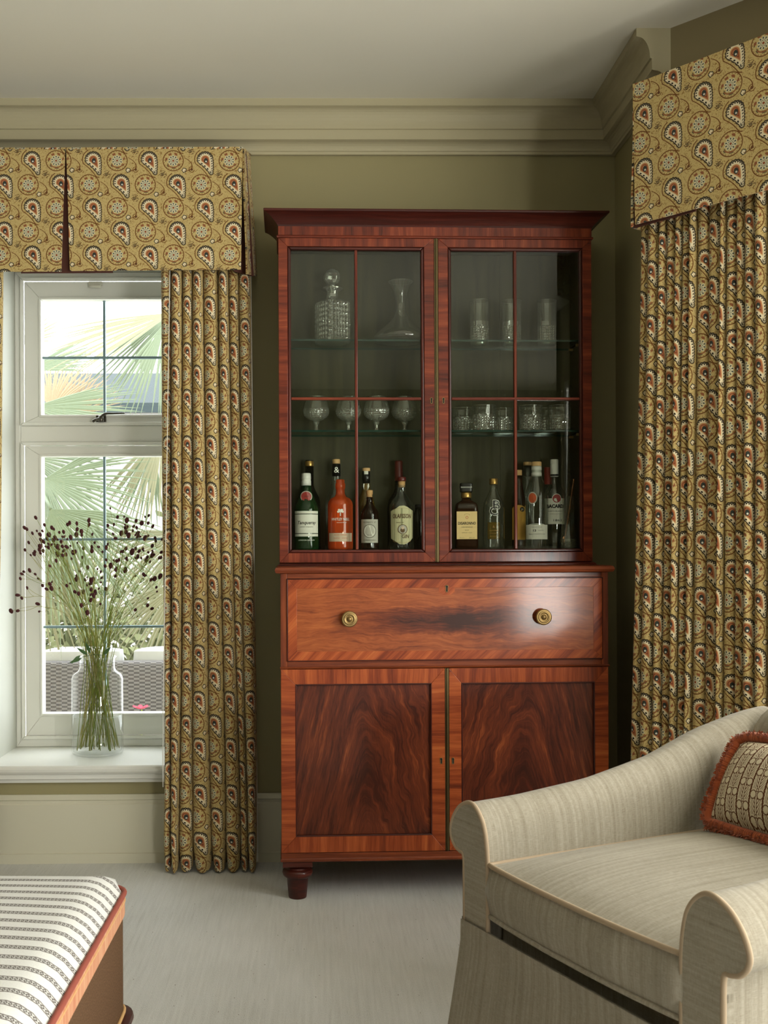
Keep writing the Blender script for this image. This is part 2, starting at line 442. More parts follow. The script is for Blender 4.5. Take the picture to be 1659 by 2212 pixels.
def cushion_print():
    t = T('tree_print_cushion_cloth'); u, v = t.uv()
    K = 1000.0
    PX, PY = 36.0, 46.0
    U = u*K; V = v*K
    def cell(dx, dy):
        a = U-dx
        col = ((a+PX/2)/PX).floor()
        lu = a-col*PX
        lv = ((V-dy-col.mod(2.0)*PY/2)+PY/2).mod(PY)-PY/2
        return lu, lv
    cream = t.mix(t.noise(t.vec(u*700, v*700, 0), 1, 1), hexc(208, 194, 164), hexc(228, 217, 192))
    brown = hexc(98, 60, 38)
    lu, lv = cell(0, 0)
    al = lu.abs()
    c = cream
    # stem, and pairs of leaves sweeping up from it
    c = t.mix(((al-2.4).abs() < 0.85), c, brown)
    lf = (lv-al*al*0.07-al*0.5).mod(7.5)
    c = t.mix((lf < 2.6)*al.band(2.6, 13.0)*lv.band(-23.0, 7.0), c, brown)
    c = t.mix((al > 15.5)*((lu*0.0+lv*0.5).sin().abs()*1.6+al > 16.6), c, brown)
    for dx in (-9.4, 9.4):
        fu, fv = cell(dx, 12.0)
        r = (fu*fu+fv*fv).sqrt(); a = fv.atan2(fu)
        c = t.mix((r < (a*6.0).sin().abs()*0.9+8.2), c, brown)
        c = t.mix((r < (a*6.0).sin().abs()*1.2+6.0), c, cream)
    eu, ev = cell(0, 21.0)
    c = t.mix((eu.abs()+ev.abs() < 4.0), c, brown); c = t.mix((eu.abs()+ev.abs() < 2.4), c, cream)
    t.principled(c, 0.9, spec=0.1, normal=t.bump(t.noise(t.vec(u*800, v*800, 0), 1, 2), 0.3, 0.0008))
    return t.m
M['cushion_print'] = cushion_print()
def fringe_mat():
    t = T('rust_fringe_yarn'); u, v = t.uv()
    n = t.noise(t.vec(u*420, v*60, 0), 1, 3)
    c = t.ramp(n, [(0.3, hexc(112, 44, 22)), (0.55, hexc(172, 84, 44)), (0.8, hexc(208, 124, 72))])
    t.principled(c, 0.8, spec=0.2, sheen=0.4); return t.m
M['fringe'] = fringe_mat()

def ticking():
    t = T('striped_ottoman_cloth'); u, v = t.uv()
    p = (v/0.0430).fract()
    wob = t.noise(t.vec(u*60, v*60, 0), 1, 1)*0.03
    p = p+wob
    white = t.mix(t.noise(t.vec(u*380, v*380, 0), 1, 2), hexc(206, 204, 198), hexc(236, 235, 230))
    ln = ((p-0.36).abs() < 0.030).s; 
    l1 = E(t.nt, ln); l2 = ((p-0.66).abs() < 0.030)
    zz = ((u/0.0075).fract()-0.5).abs()*2.0
    chain = p.band(0.40, 0.62)*(((p-0.51)*8.0).abs()+zz < 1.0)*((((p-0.51)*8.0).abs()+zz) > 0.45)
    c = t.mix(p.band(0.34, 0.68)*0.22, white, hexc(150, 142, 134))
    c = t.mix(l1, c, hexc(88, 76, 68)); c = t.mix(l2, c, hexc(88, 76, 68))
    c = t.mix(chain, c, hexc(72, 62, 56))
    t.principled(c, 0.9, spec=0.1, normal=t.bump(t.noise(t.vec(u*600, v*600, 0), 1, 2), 0.35, 0.001)); return t.m
M['ticking'] = ticking()
def felt():
    t = T('brown_wool_cloth'); u, v = t.uv()
    n = t.noise(t.vec(u*300, v*300, 0), 1, 3, 0.7)
    t.principled(t.ramp(n, [(0.3, hexc(72, 52, 36)), (0.7, hexc(118, 90, 66))]), 0.95, spec=0.1, normal=t.bump(n, 0.4, 0.001)); return t.m
M['felt'] = felt()
def trim_band():
    t = T('coral_braid_trim'); u, v = t.uv()
    n = t.noise(t.vec(u*240, v*6, 0), 1, 2)
    t.principled(t.ramp(n, [(0.3, hexc(188, 118, 88)), (0.55, hexc(204, 152, 118)), (0.75, hexc(214, 178, 144))]), 0.85, spec=0.15, normal=t.bump(n, 0.5, 0.0015)); return t.m
M['trim_band'] = trim_band()
M['coral_pipe'] = plain('coral_piping', hexc(146, 72, 57), 0.85)
M['tan_pipe'] = plain('tan_braid_edge', hexc(206, 164, 110), 0.85)
# outdoors
M['frond'] = plain('palm_frond_green', hexc(96, 108, 80), 0.55)
M['frond_pale'] = plain('palm_frond_yellow', hexc(120, 118, 88), 0.55)
M['frond_dry'] = plain('dry_palm_frond', hexc(146, 126, 98), 0.8)
M['trunk'] = plain('fibrous_palm_trunk', hexc(110, 92, 70), 0.95)
M['hedge'] = plain('garden_hedge_leaf', hexc(104, 108, 72), 0.8)
M['patio'] = plain('bounce_bright_patio_stone', hexc(214, 212, 206), 0.9)  # made bright as a reflector, to bounce skylight up to the ceiling
M['slate'] = plain('blue_slate_roof', hexc(26, 40, 41), 0.7)
M['render_wall'] = plain('pale_house_render', hexc(160, 156, 150), 0.9)
M['blue_glass'] = plain('house_window_glass', hexc(62, 78, 88), 0.2)
def rattan():
    t = T('grey_rattan_weave'); u, v = t.uv()
    w = ((v*300.0).sin()*((u*34.0).floor().mod(2.0)*2.0-1.0))
    c = t.mix((w > 0.0), hexc(62, 58, 56), hexc(104, 100, 97))
    t.principled(c, 0.7, normal=t.bump(w, 0.4, 0.004)); return t.m
M['rattan'] = rattan()
M['outdoor_cushion'] = plain('white_outdoor_cushion', hexc(176, 176, 172), 0.9)
M['pink_petal'] = plain('pink_petal', hexc(170, 50, 72), 0.7)
def stalk(name, col):
    t = T(name); d = t.node('ShaderNodeBsdfDiffuse'); t.setin(d.inputs[0], col); l = t.node('ShaderNodeBsdfTranslucent'); t.setin(l.inputs[0], col)
    mx = t.node('ShaderNodeMixShader'); mx.inputs[0].default_value = 0.5; t.link(d.outputs[0], mx.inputs[1]); t.link(l.outputs[0], mx.inputs[2]); t.link(mx.outputs[0], t.out.inputs[0]); return t.m
M['stem'] = stalk('green_flower_stalk', hexc(150, 162, 84))
M['stem_dry'] = stalk('olive_flower_stalk', hexc(178, 172, 110))
M['head'] = plain('maroon_flower_head', hexc(70, 26, 24), 0.9)
M['leaf'] = plain('green_leaf', hexc(70, 104, 56), 0.6)
# ------------------------------------------------------------------ geometry helpers
def smoothstep(a, b, x):
    t = max(0.0, min(1.0, (x-a)/(b-a))); return t*t*(3-2*t)
def lerp(a, b, t): return a+(b-a)*t
def interp(pts, x):
    if x <= pts[0][0]: return pts[0][1]
    for (a, b), (c, d) in zip(pts, pts[1:]):
        if x <= c: return b+(d-b)*(x-a)/(c-a) if c > a else d
    return pts[-1][1]
def smooth_path(pts, n=6, closed=False):
    """Catmull-Rom through the points"""
    P_ = [Vector(p) for p in pts]; out = []
    m = len(P_)
    rng = range(m if closed else m-1)
    for i in rng:
        if closed: p0, p1, p2, p3 = P_[(i-1) % m], P_[i], P_[(i+1) % m], P_[(i+2) % m]
        else: p0, p1, p2, p3 = P_[max(i-1, 0)], P_[i], P_[i+1], P_[min(i+2, m-1)]
        for k in range(n):
            t = k/n
            out.append(0.5*((2*p1)+(p2-p0)*t+(2*p0-5*p1+4*p2-p3)*t*t+(3*p1-p0-3*p2+p3)*t*t*t))
    if not closed: out.append(P_[-1].copy())
    return out

class MB:
    def __init__(self): self.v = []; self.f = []; self.uv = []; self.sm = []; self.mi = []
    def vert(self, p): self.v.append(tuple(p)); return len(self.v)-1
    def face(self, idx, uv=None, smooth=False, mi=0):
        self.f.append(tuple(idx)); self.uv.append(uv if uv else [(0, 0)]*len(idx)); self.sm.append(smooth); self.mi.append(mi)
    def poly(self, pts, uv=None, smooth=False, mi=0):
        self.face([self.vert(p) for p in pts], uv, smooth, mi)
    def hexa(self, c, grain='x', mi=0, uo=(0, 0)):
        """eight corners: bottom 4 (ccw from above), top 4; uv from positions with the grain axis as U"""
        i = [self.vert(p) for p in c]
        for q in ((3, 2, 1, 0), (4, 5, 6, 7), (0, 1, 5, 4), (1, 2, 6, 5), (2, 3, 7, 6), (3, 0, 4, 7)):
            pts = [Vector(c[k]) for k in q]
            n = (pts[1]-pts[0]).cross(pts[3]-pts[0])
            if n.length < 1e-12: n = (pts[2]-pts[1]).cross(pts[3]-pts[1])
            ax = max(range(3), key=lambda a: abs(n[a]))
            rest = [a for a in range(3) if a != ax]
            g = 'xyz'.index(grain)
            if g in rest: ua, va = g, [a for a in rest if a != g][0]
            else: ua, va = rest[0], rest[1]
            self.face([i[k] for k in q], [(p[ua]+uo[0], p[va]+uo[1]) for p in pts], False, mi)
    def box(self, x0, x1, y0, y1, z0, z1, grain='x', mi=0, uo=(0, 0)):
        self.hexa([(x0, y0, z0), (x1, y0, z0), (x1, y1, z0), (x0, y1, z0), (x0, y0, z1), (x1, y0, z1), (x1, y1, z1), (x0, y1, z1)], grain, mi, uo)
    def frame(self, x0, x1, z0, z1, wl, wr, wt, wb, y0, y1, cross=True, mi=0, uo=(0, 0)):
        """a mitred rectangular frame in the x-z plane"""
        a, b, c, d = x0+wl, x1-wr, z0+wb, z1-wt
        gs, gr = ('x', 'z') if cross else ('z', 'x')
        def trap(p, g, o):
            self.hexa([(q[0], y0, q[1]) for q in p[:2]]+[(q[0], y1, q[1]) for q in (p[1], p[0])] +
                      [(q[0], y0, q[1]) for q in (p[3], p[2])]+[(q[0], y1, q[1]) for q in (p[2], p[3])], g, mi, (uo[0]+o, uo[1]+o))
        trap([(x0, z0), (a, c), (a, d), (x0, z1)], gs, 0.0)
        trap([(b, c), (x1, z0), (x1, z1), (b, d)], gs, 1.7)
        trap([(x0, z0), (x1, z0), (b, c), (a, c)], gr, 3.1)
        trap([(a, d), (b, d), (x1, z1), (x0, z1)], gr, 4.9)
    def grid(self, rows, uvs=None, smooth=True, close_u=False, close_v=False, mi=0, flip=False):
        """rows[i][j] -> points"""
        R, Cn = len(rows), len(rows[0])
        base = len(self.v)
        for r in rows:
            for p in r: self.v.append(tuple(p))
        for i in range(R if close_v else R-1):
            for j in range(Cn if close_u else Cn-1):
                i2, j2 = (i+1) % R, (j+1) % Cn
                q = [(i, j), (i, j2), (i2, j2), (i2, j)]
                if flip: q = q[::-1]
                if uvs:
                    uu = []
                    for (a, b) in q:
                        uu.append(uvs[a][b])
                    if close_u and j2 == 0 and len(uvs[0]) > Cn:
                        uu = [uvs[a][b if not (b == 0) else Cn] for (a, b) in q]
                else: uu = [(b/max(1, Cn-1), a/max(1, R-1)) for (a, b) in q]
                self.face([base+a*Cn+b for (a, b) in q], uu, smooth, mi)
    def lathe(self, prof, n=32, c=(0, 0, 0), smooth=True, mi=0, cap=True, sq=None, mod=None):
        """prof: (r, z) from bottom to top; mod(theta, r, z) -> r"""
        rows = []; uvs = []
        L = 0.0; last = None
        for (r, z) in prof:
            if last: L += math.hypot(r-last[0], z-last[1])
            last = (r, z)
            row = []; uv = []
            for k in range(n):
                th = 2*math.pi*k/n
                rr = mod(th, r, z) if mod else r
                if sq: rr = rr*sq(th)
                row.append((c[0]+rr*math.sin(th), c[1]-rr*math.cos(th), c[2]+z))
            for k in range(n+1): uv.append((2*math.pi*k/n*0.05, L))
            rows.append(row); uvs.append(uv)
        self.grid(rows, uvs, smooth, close_u=True, mi=mi)
        b = len(self.v)-len(rows)*n
        if cap:
            if prof[0][0] > 1e-5: self.face([b+k for k in range(n)][::-1], [(0, 0)]*n, False, mi)
            if prof[-1][0] > 1e-5: self.face([b+(len(rows)-1)*n+k for k in range(n)], [(0, 0)]*n, False, mi)
    def tube(self, path, r, n=6, closed=False, mi=0, cap=True):
        pts = [Vector(p) for p in path]; m = len(pts)
        rows = []; uvs = []
        up = Vector((0, 0, 1)); L = 0.0; prevn = None
        for i, p in enumerate(pts):
            if closed: d = pts[(i+1) % m]-pts[(i-1) % m]
            else: d = pts[min(i+1, m-1)]-pts[max(i-1, 0)]
            if d.length < 1e-9: d = Vector((0, 0, 1))
            d.normalize()
            if prevn is None:
                a = up if abs(d.z) < 0.9 else Vector((1, 0, 0))
                nn = (a-d*a.dot(d)).normalized()
            else:
                nn = prevn-d*prevn.dot(d)
                nn = nn.normalized() if nn.length > 1e-6 else prevn
            prevn = nn; bb = d.cross(nn)
            rr = r(i/(m-1 if m > 1 else 1)) if callable(r) else r
            if i: L += (p-pts[i-1]).length
            rows.append([p+(nn*math.cos(2*math.pi*k/n)+bb*math.sin(2*math.pi*k/n))*rr for k in range(n)])
            uvs.append([(L, k/n*0.02) for k in range(n+1)])
        self.grid(rows, uvs, True, close_u=True, close_v=closed, mi=mi)
        if cap and not closed:
            b = len(self.v)-m*n
            self.face([b+k for k in range(n)][::-1], None, False, mi); self.face([b+(m-1)*n+k for k in range(n)], None, False, mi)
    def sweep(self, prof, ring, closed_prof=False, mi=0, smooth=False, cap=True, uvscale=1.0):
        """ring: list of functions mapping (a, b) of the profile to a point"""
        rows = []; uvs = []
        L = [0.0]
        for (a, b) in zip(prof, prof[1:]): L.append(L[-1]+math.hypot(b[0]-a[0], b[1]-a[1]))
        D = 0.0; last = None
        for fn in ring:
            row = [Vector(fn(a, b)) for (a, b) in prof]
            if last is not None: D += (row[0]-last[0]).length
            last = row
            rows.append(row); uvs.append([(D, l) for l in L]+[(D, L[-1]+0.05)])
        self.grid(rows, uvs, smooth, close_u=closed_prof, mi=mi)
        if cap and closed_prof:
            n = len(prof); b = len(self.v)-len(rows)*n
            self.face([b+k for k in range(n)][::-1], [(p[0], p[1]) for p in prof][::-1], False, mi)
            self.face([b+(len(rows)-1)*n+k for k in range(n)], [(p[0], p[1]) for p in prof], False, mi)
    def mesh(self, name, mats):
        me = bpy.data.meshes.new(name)
        me.from_pydata(self.v, [], self.f)
        lay = me.uv_layers.new(name='UVMap')
        flat = [c for uv in self.uv for p in uv for c in p]
        lay.data.foreach_set('uv', flat)
        me.polygons.foreach_set('use_smooth', self.sm)
        me.polygons.foreach_set('material_index', self.mi)
        for m in (mats if isinstance(mats, (list, tuple)) else [mats]): me.materials.append(M[m] if isinstance(m, str) else m)
        me.validate(); me.update()
        return me
    def build(self, name, mats, parent=None, loc=(0, 0, 0), rot=(0, 0, 0), bevel=0.0, seg=2, recalc=True):
        me = self.mesh(name, mats)
        if recalc:
            import bmesh
            bm = bmesh.new(); bm.from_mesh(me); bmesh.ops.recalc_face_normals(bm, faces=bm.faces); bm.to_mesh(me); bm.free()
        return place(name, me, parent, loc, rot, bevel, seg)
def place(name, me, parent=None, loc=(0, 0, 0), rot=(0, 0, 0), bevel=0.0, seg=2):
    o = bpy.data.objects.new(name, me); COL.objects.link(o)
    o.parent = parent; o.location = loc; o.rotation_euler = rot
    if bevel:
        b = o.modifiers.new('bevel', 'BEVEL'); b.width = bevel; b.segments = seg; b.limit_method = 'ANGLE'; b.angle_limit = math.radians(40)
    return o
def thing(name, label, cat, loc=(0, 0, 0), rotz=0.0, group=None):
    o = bpy.data.objects.new(name, None); COL.objects.link(o); o.empty_display_size = 0.05
    o.location = loc; o.rotation_euler = (0, 0, rotz)
    return tag(o, label, cat, group)
def tag(o, label=None, cat=None, group=None, kind=None):
    if label: o['label'] = label
    if cat: o['category'] = cat
    if group: o['group'] = group
    if kind: o['kind'] = kind
    return o
def struct(o, label=None):
    o['kind'] = 'structure'
    if label: o['label'] = label
    return o
def copy_tree(o, parent=None):
    c = o.copy(); COL.objects.link(c); c.parent = parent
    for ch in list(o.children): copy_tree(ch, c)
    return c
_TXT = {}
def text_geo(s, size, shear=0.0, res=2, bold=0.0):
    key = (s, size, shear, bold)
    if key in _TXT: return _TXT[key]
    cu = bpy.data.curves.new('lettering', 'FONT'); cu.body = s; cu.size = size; cu.align_x = 'CENTER'; cu.align_y = 'CENTER'
    cu.resolution_u = res; cu.shear = shear; cu.offset = bold
    o = bpy.data.objects.new('lettering', cu); COL.objects.link(o)
    dg = bpy.context.evaluated_depsgraph_get(); dg.update()
    me = bpy.data.meshes.new_from_object(o.evaluated_get(dg))
    r = ([tuple(v.co) for v in me.vertices], [tuple(p.vertices) for p in me.polygons])
    bpy.data.objects.remove(o); bpy.data.curves.remove(cu); bpy.data.meshes.remove(me)
    _TXT[key] = r
    return r
def add_text(mb, s, size, fn, width=None, shear=0.0, bold=0.0, mi=0):
    """lettering laid on a surface by fn(x, y) -> point; width squeezes the line to that length"""
    vs, fs = text_geo(s, size, shear, 2, bold)
    if not vs: return
    k = 1.0
    if width:
        w = max(v[0] for v in vs)-min(v[0] for v in vs)
        k = width/w
    b = len(mb.v)
    for v in vs: mb.v.append(tuple(fn(v[0]*k, v[1])))
    for f in fs: mb.face([b+i for i in f])
# ------------------------------------------------------------------ the room
YW = 3.955                                  # back wall
ZC = P(1293, 213, YW-0.105).z               # ceiling
XR = 1.097                                  # the short return wall to the right of the cabinet
YB = 3.3245                                 # where it meets the bay
XL, YF = -4.20, -3.60                       # left wall and the wall behind the camera
BA = math.radians(47)
BD = Vector((math.cos(BA), -math.sin(BA), 0)); BN = Vector((-math.sin(BA), -math.cos(BA), 0))
B0 = Vector((XR, YB, 0)); B1 = B0+BD*1.10
B2 = Vector((B1.x, 0.05, 0)); XE = 3.65          # beyond the bay the room widens to XE
YG = 4.29                                   # the window's frame plane
SILL_Z = P(180, 1654, YW-0.045).z
WX0 = P(36, 1600, YG).x; WX1 = P(416, 1600, YG).x
HEAD_Z = P(180, 588, YG).z

m = MB(); m.box(XL-0.3, XE+0.3, YF-0.3, YW+0.05, -0.12, -0.004); 
struct(m.build('floor_slab', 'floor_outer'), 'solid floor slab under the carpet')
m = MB()
m.poly([(XL, YF, 0), (XE, YF, 0), (XE, B2.y, 0), (B2.x, B2.y, 0), (B1.x, B1.y, 0), (B0.x+0.01, B0.y, 0), (XR+0.01, YW, 0), (XL, YW, 0)])
struct(m.build('floor', 'carpet'), 'pale grey flatweave carpet covering the floor')
m = MB(); m.box(XL-0.3, XE+0.4, YF-0.3, YW+0.6, ZC, ZC+0.15)
struct(m.build('ceiling', 'ceiling'), 'pale stone ceiling')

def wall_with_hole(name, a, b, h0, h1, holes, thick, mat, label):
    """vertical wall from a to b (plan), holes as (s0, s1, z0, z1) along it; thickness away from the room"""
    a = Vector((a[0], a[1], 0)); b = Vector((b[0], b[1], 0)); d = (b-a); L = d.length; d.normalize()
    n = Vector((d.y, -d.x, 0))*thick
    m = MB()
    def blk(s0, s1, z0, z1):
        if s1-s0 < 1e-4 or z1-z0 < 1e-4: return
        p, q = a+d*s0, a+d*s1
        m.hexa([(p.x, p.y, z0), (q.x, q.y, z0), (q.x+n.x, q.y+n.y, z0), (p.x+n.x, p.y+n.y, z0),
                (p.x, p.y, z1), (q.x, q.y, z1), (q.x+n.x, q.y+n.y, z1), (p.x+n.x, p.y+n.y, z1)])
    s = 0.0
    for (s0, s1, z0, z1) in sorted(holes):
        blk(s, s0, h0, h1); blk(s0, s1, h0, z0); blk(s0, s1, z1, h1); s = s1
    blk(s, L, h0, h1)
    return struct(m.build(name, mat), label)
# n points to the left-hand side turned: order of the ends decides which side is outside
wall_with_hole('wall_back', (XR, YW), (XL, YW), 0, ZC, [(XR-WX1-0.02, XR-WX0+0.02, SILL_Z-0.03, HEAD_Z+0.02)], 0.36, 'wall', 'olive painted back wall with the low window opening')
wall_with_hole('wall_right', (B0.x, B0.y), (XR, YW+0.36), 0, ZC, [], 0.12, 'wall', 'olive painted return wall beside the cabinet')
wall_with_hole('wall_bay', (B1.x, B1.y), (B0.x, B0.y), 0, ZC, [(0.12, 0.72, 0.55, 2.25)], 0.10, 'bay_wall', 'angled bay wall behind the long curtain')
wall_with_hole('wall_bay_window', (B2.x, B2.y), (B1.x, B1.y), 0, ZC, [(0.11, 2.31, 0.55, 2.25)], 0.10, 'bay_wall', 'bay wall with its wide window')
wall_with_hole('wall_bay_near', (XE, B2.y), (B2.x, B2.y), 0, ZC, [], 0.10, 'wall', 'olive wall where the room widens beyond the bay')
wall_with_hole('wall_right_near', (XE, YF), (XE, B2.y), 0, ZC, [], 0.12, 'wall', 'olive wall at the far side of the room')
wall_with_hole('wall_front', (XL, YF), (XE, YF), 0, ZC, [(2.36-XL, 3.52-XL, 0.22, 1.14)], 0.12, 'wall_far', 'unseen wall facing the cabinet, darkened olive to cut bounce')
wall_with_hole('wall_left', (XL, YW), (XL, YF), 0, ZC, [], 0.12, 'wall_far', 'unseen wall to the left of the room, darkened olive to cut bounce')

def bay_window(name, a, b, s0, s1, z0, z1, label):
    a = Vector((a[0], a[1], 0)); b = Vector((b[0], b[1], 0)); d = (b-a).normalized(); n = Vector((d.y, -d.x, 0))
    r = thing(name, label, 'window'); del r['category']; struct(r, label)
    r.location = a+d*s0+n*0.05; r.rotation_euler = (0, 0, math.atan2(d.y, d.x))
    w = s1-s0
    m = MB(); m.frame(0, w, z0, z1, 0.05, 0.05, 0.05, 0.06, -0.02, 0.03, cross=False); m.box(w/2-0.025, w/2+0.025, -0.02, 0.03, z0+0.06, z1-0.05)
    m.build('window_frame', 'white', r, bevel=0.004)
    for (x0, x1) in ((0.05, w/2-0.025), (w/2+0.025, w-0.05)):
        m = MB(); m.box(x0, x1, 0.002, 0.006, z0+0.06, z1-0.05); m.build('pane', 'window_pane', r)
bay_window('window_2', B1, B0, 0.12, 0.72, 0.55, 2.25, 'window in the angled bay wall behind the curtain')
bay_window('window_3', B2, B1, 0.11, 2.31, 0.55, 2.25, 'wide white window in the middle of the bay')

bay_window('added_low_window', (XL, YF), (XE, YF), 2.36-XL, 3.52-XL, 0.22, 1.14, 'low window added for the lamp in the wall facing the cabinet')  # unseen opening added to carry the low lamp
# cornice: (projection from wall, height below the ceiling)
CP = [(0.0, 0.0), (0.106, 0.0), (0.106, -0.025), (0.1, -0.027)]
for k in range(1, 9):                                     # the big cove
    a = k/8*math.pi/2
    CP.append((0.100-0.036*math.sin(a), -0.027-0.065*(1-math.cos(a))))
CP += [(0.058, -0.094), (0.058, -0.128), (0.050, -0.130)]
for k in range(1, 6):
    a = k/5*math.pi/2
    CP.append((0.050-0.030*math.sin(a), -0.130-0.026*(1-math.cos(a))))
CP += [(0.016, -0.158), (0.016, -0.168), (0.0, -0.168)]
m = MB()
m.sweep(CP, [lambda p, z: (XL, YW-p, ZC+z), lambda p, z: (XR-p, YW-p, ZC+z), lambda p, z: (XR-p, YB, ZC+z)], closed_prof=True)
struct(m.build('trim_1', 'wall_trim'), 'stone painted cornice moulding running round the top of the wall')
# baseboard
BH = P(180, 1718, YW-0.02).z
BP = [(0.0, 0.0), (0.026, 0.0), (0.026, 0.035), (0.020, 0.037), (0.020, BH-0.034), (0.016, BH-0.030), (0.016, BH-0.020), (0.020, BH-0.017), (0.014, BH-0.008), (0.008, BH), (0.0, BH)]
m = MB()
m.sweep(BP, [lambda p, z: (XL, YW-p, z), lambda p, z: (XR-p, YW-p, z), lambda p, z: (XR-p, YB, z)], closed_prof=True)
struct(m.build('baseboard_back', 'base_paint'), 'tall moulded baseboard along the back wall')

# ---- the window on the left
win = bpy.data.objects.new('window_1', None); COL.objects.link(win); struct(win, 'white painted leaded window over a deep sill')
def wx(px, py=1000, Y=YG): return P(px, py, Y).x
def wz(py, px=180, Y=YG): return P(px, py, Y).z
# lining of the reveal
m = MB()
zt = HEAD_Z
m.box(WX0-0.02, WX0, YW-0.001, YG+0.06, SILL_Z, zt); m.box(WX1, WX1+0.02, YW-0.001, YG+0.06, SILL_Z, zt); m.box(WX0-0.02, WX1+0.02, YW-0.001, YG+0.06, zt, zt+0.02)
m.build('reveal', 'reveal', win)
# fixed frame with stepped moulding; two lights
fo = 0.022
z_tr0, z_tr1 = wz(955), wz(920)             # transom
m = MB()
m.frame(WX0, WX1, SILL_Z+0.0, zt, fo, fo, fo, 0.03, YG-0.005, YG+0.06, cross=False)
m.box(WX0+fo, WX1-fo, YG-0.005, YG+0.06, z_tr0, z_tr1)
m.build('window_frame', 'white', win, bevel=0.003)
def casement(z0, z1, nm):
    x0, x1 = WX0+fo, WX1-fo
    m = MB()
    # staff bead
    m.frame(x0, x1, z0, z1, 0.014, 0.014, 0.014, 0.014, YG-0.014, YG+0.002, cross=False)
    o0 = m.build('bead', 'white', win, bevel=0.004, seg=3)
    m = MB()
    gx0, gx1 = wx(90), wx(361)
    gz1 = z1-0.062 if nm == 'upper' else z1-0.055
    gz0 = z0+0.046 if nm == 'upper' else z0+0.088
    if nm == 'upper': gz1, gz0 = wz(647), wz(896)
    else: gz1, gz0 = wz(986), wz(1541)
    m.frame(x0+0.014, x1-0.014, z0+0.014, z1-0.014, gx0-x0-0.014, x1-0.014-gx1, z1-0.014-gz1, gz0-z0-0.014, YG+0.004, YG+0.05, cross=False)
    c = m.build('casement', 'white', win, bevel=0.003)
    m = MB(); m.frame(gx0-0.010, gx1+0.010, gz0-0.010, gz1+0.010, 0.010, 0.010, 0.010, 0.010, YG-0.003, YG+0.006, cross=False)
    m.build('glazing_bead', 'white', c, bevel=0.003)
    return gx0, gx1, gz0, gz1, c
def glaze(g, cols, rows_px):
    gx0, gx1, gz0, gz1, c = g
    xs = [gx0]+cols+[gx1]; zs = [gz0]+sorted(wz(r) for r in rows_px)+[gz1]
    for i in range(len(xs)-1):
        for j in range(len(zs)-1):
            m = MB(); m.box(xs[i]+0.0005, xs[i+1]-0.0005, YG+0.024, YG+0.028, zs[j]+0.0005, zs[j+1]-0.0005); m.build('pane', 'window_pane', c)
    for x in cols:
        m = MB(); m.box(x-0.0050, x+0.0050, YG+0.020, YG+0.032, gz0, gz1); m.build('lead_bar', 'lead', c, bevel=0.002)
    for z in zs[1:-1]:
        m = MB(); m.box(gx0, gx1, YG+0.0195, YG+0.0325, z-0.0050, z+0.0050); m.build('lead_bar', 'lead', c, bevel=0.002)
g_up = casement(z_tr1, zt-fo, 'upper'); glaze(g_up, [wx(223, 770)], [770.6])
g_lo = casement(SILL_Z+0.03, z_tr0, 'lower'); glaze(g_lo, [wx(224, 1250)], [1165, 1355])
# latch
lx, lz = wx(222, 905), wz(906)
m = MB(); m.box(lx-0.026, lx+0.014, YG-0.006, YG+0.004, lz-0.022, lz+0.016)
m.lathe([(0.0001, -0.012), (0.011, -0.011), (0.013, 0.0), (0.009, 0.014), (0.0001, 0.016)], 14, (lx-0.004, YG-0.014, lz))
m.tube(smooth_path([(lx-0.004, YG-0.024, lz+0.006), (lx+0.015, YG-0.030, lz+0.018), (lx+0.05, YG-0.030, lz+0.020), (lx+0.092, YG-0.028, lz+0.021)], 5), lambda t: 0.0062-0.003*t, 8)
m.tube(smooth_path([(lx-0.004, YG-0.020, lz), (lx-0.02, YG-0.03, lz-0.004), (lx-0.034, YG-0.03, lz-0.012)], 4), 0.006, 8)
m.build('window_latch', 'steel', win, bevel=0.002)
vx0, vx1 = wx(192, 615), wx(222, 615)
m = MB(); m.box(vx0, vx1, YG-0.012, YG+0.004, wz(618), wz(609)); m.box(vx0+0.004, vx1-0.004, YG-0.020, YG-0.010, wz(623), wz(617))
m.build('vent_catch', 'vent_plastic', win, bevel=0.003)
# sill board
SP = [(YG+0.0, SILL_Z), (YG+0.0, SILL_Z-0.03), (YW+0.0, SILL_Z-0.03), (YW-0.001, SILL_Z-0.066), (YW-0.020, SILL_Z-0.066), (YW-0.022, SILL_Z-0.054), (YW-0.034, SILL_Z-0.050), (YW-0.034, SILL_Z-0.034),
      (YW-0.044, SILL_Z-0.030), (YW-0.050, SILL_Z-0.022), (YW-0.052, SILL_Z-0.012), (YW-0.050, SILL_Z-0.004), (YW-0.045, SILL_Z)]
xa, xb = WX0-0.16, WX1+0.10
m = MB(); 
SP1 = [p for p in SP if p[0] <= YW+0.0001]; SP1 = [(YW, SILL_Z)]+SP1
m.sweep(SP1, [lambda y, z: (xa, y, z), lambda y, z: (xb, y, z)], closed_prof=True)
m.box(WX0, WX1, YW, YG+0.02, SILL_Z-0.03, SILL_Z)
m.build('sill', 'white', win, bevel=0.0)
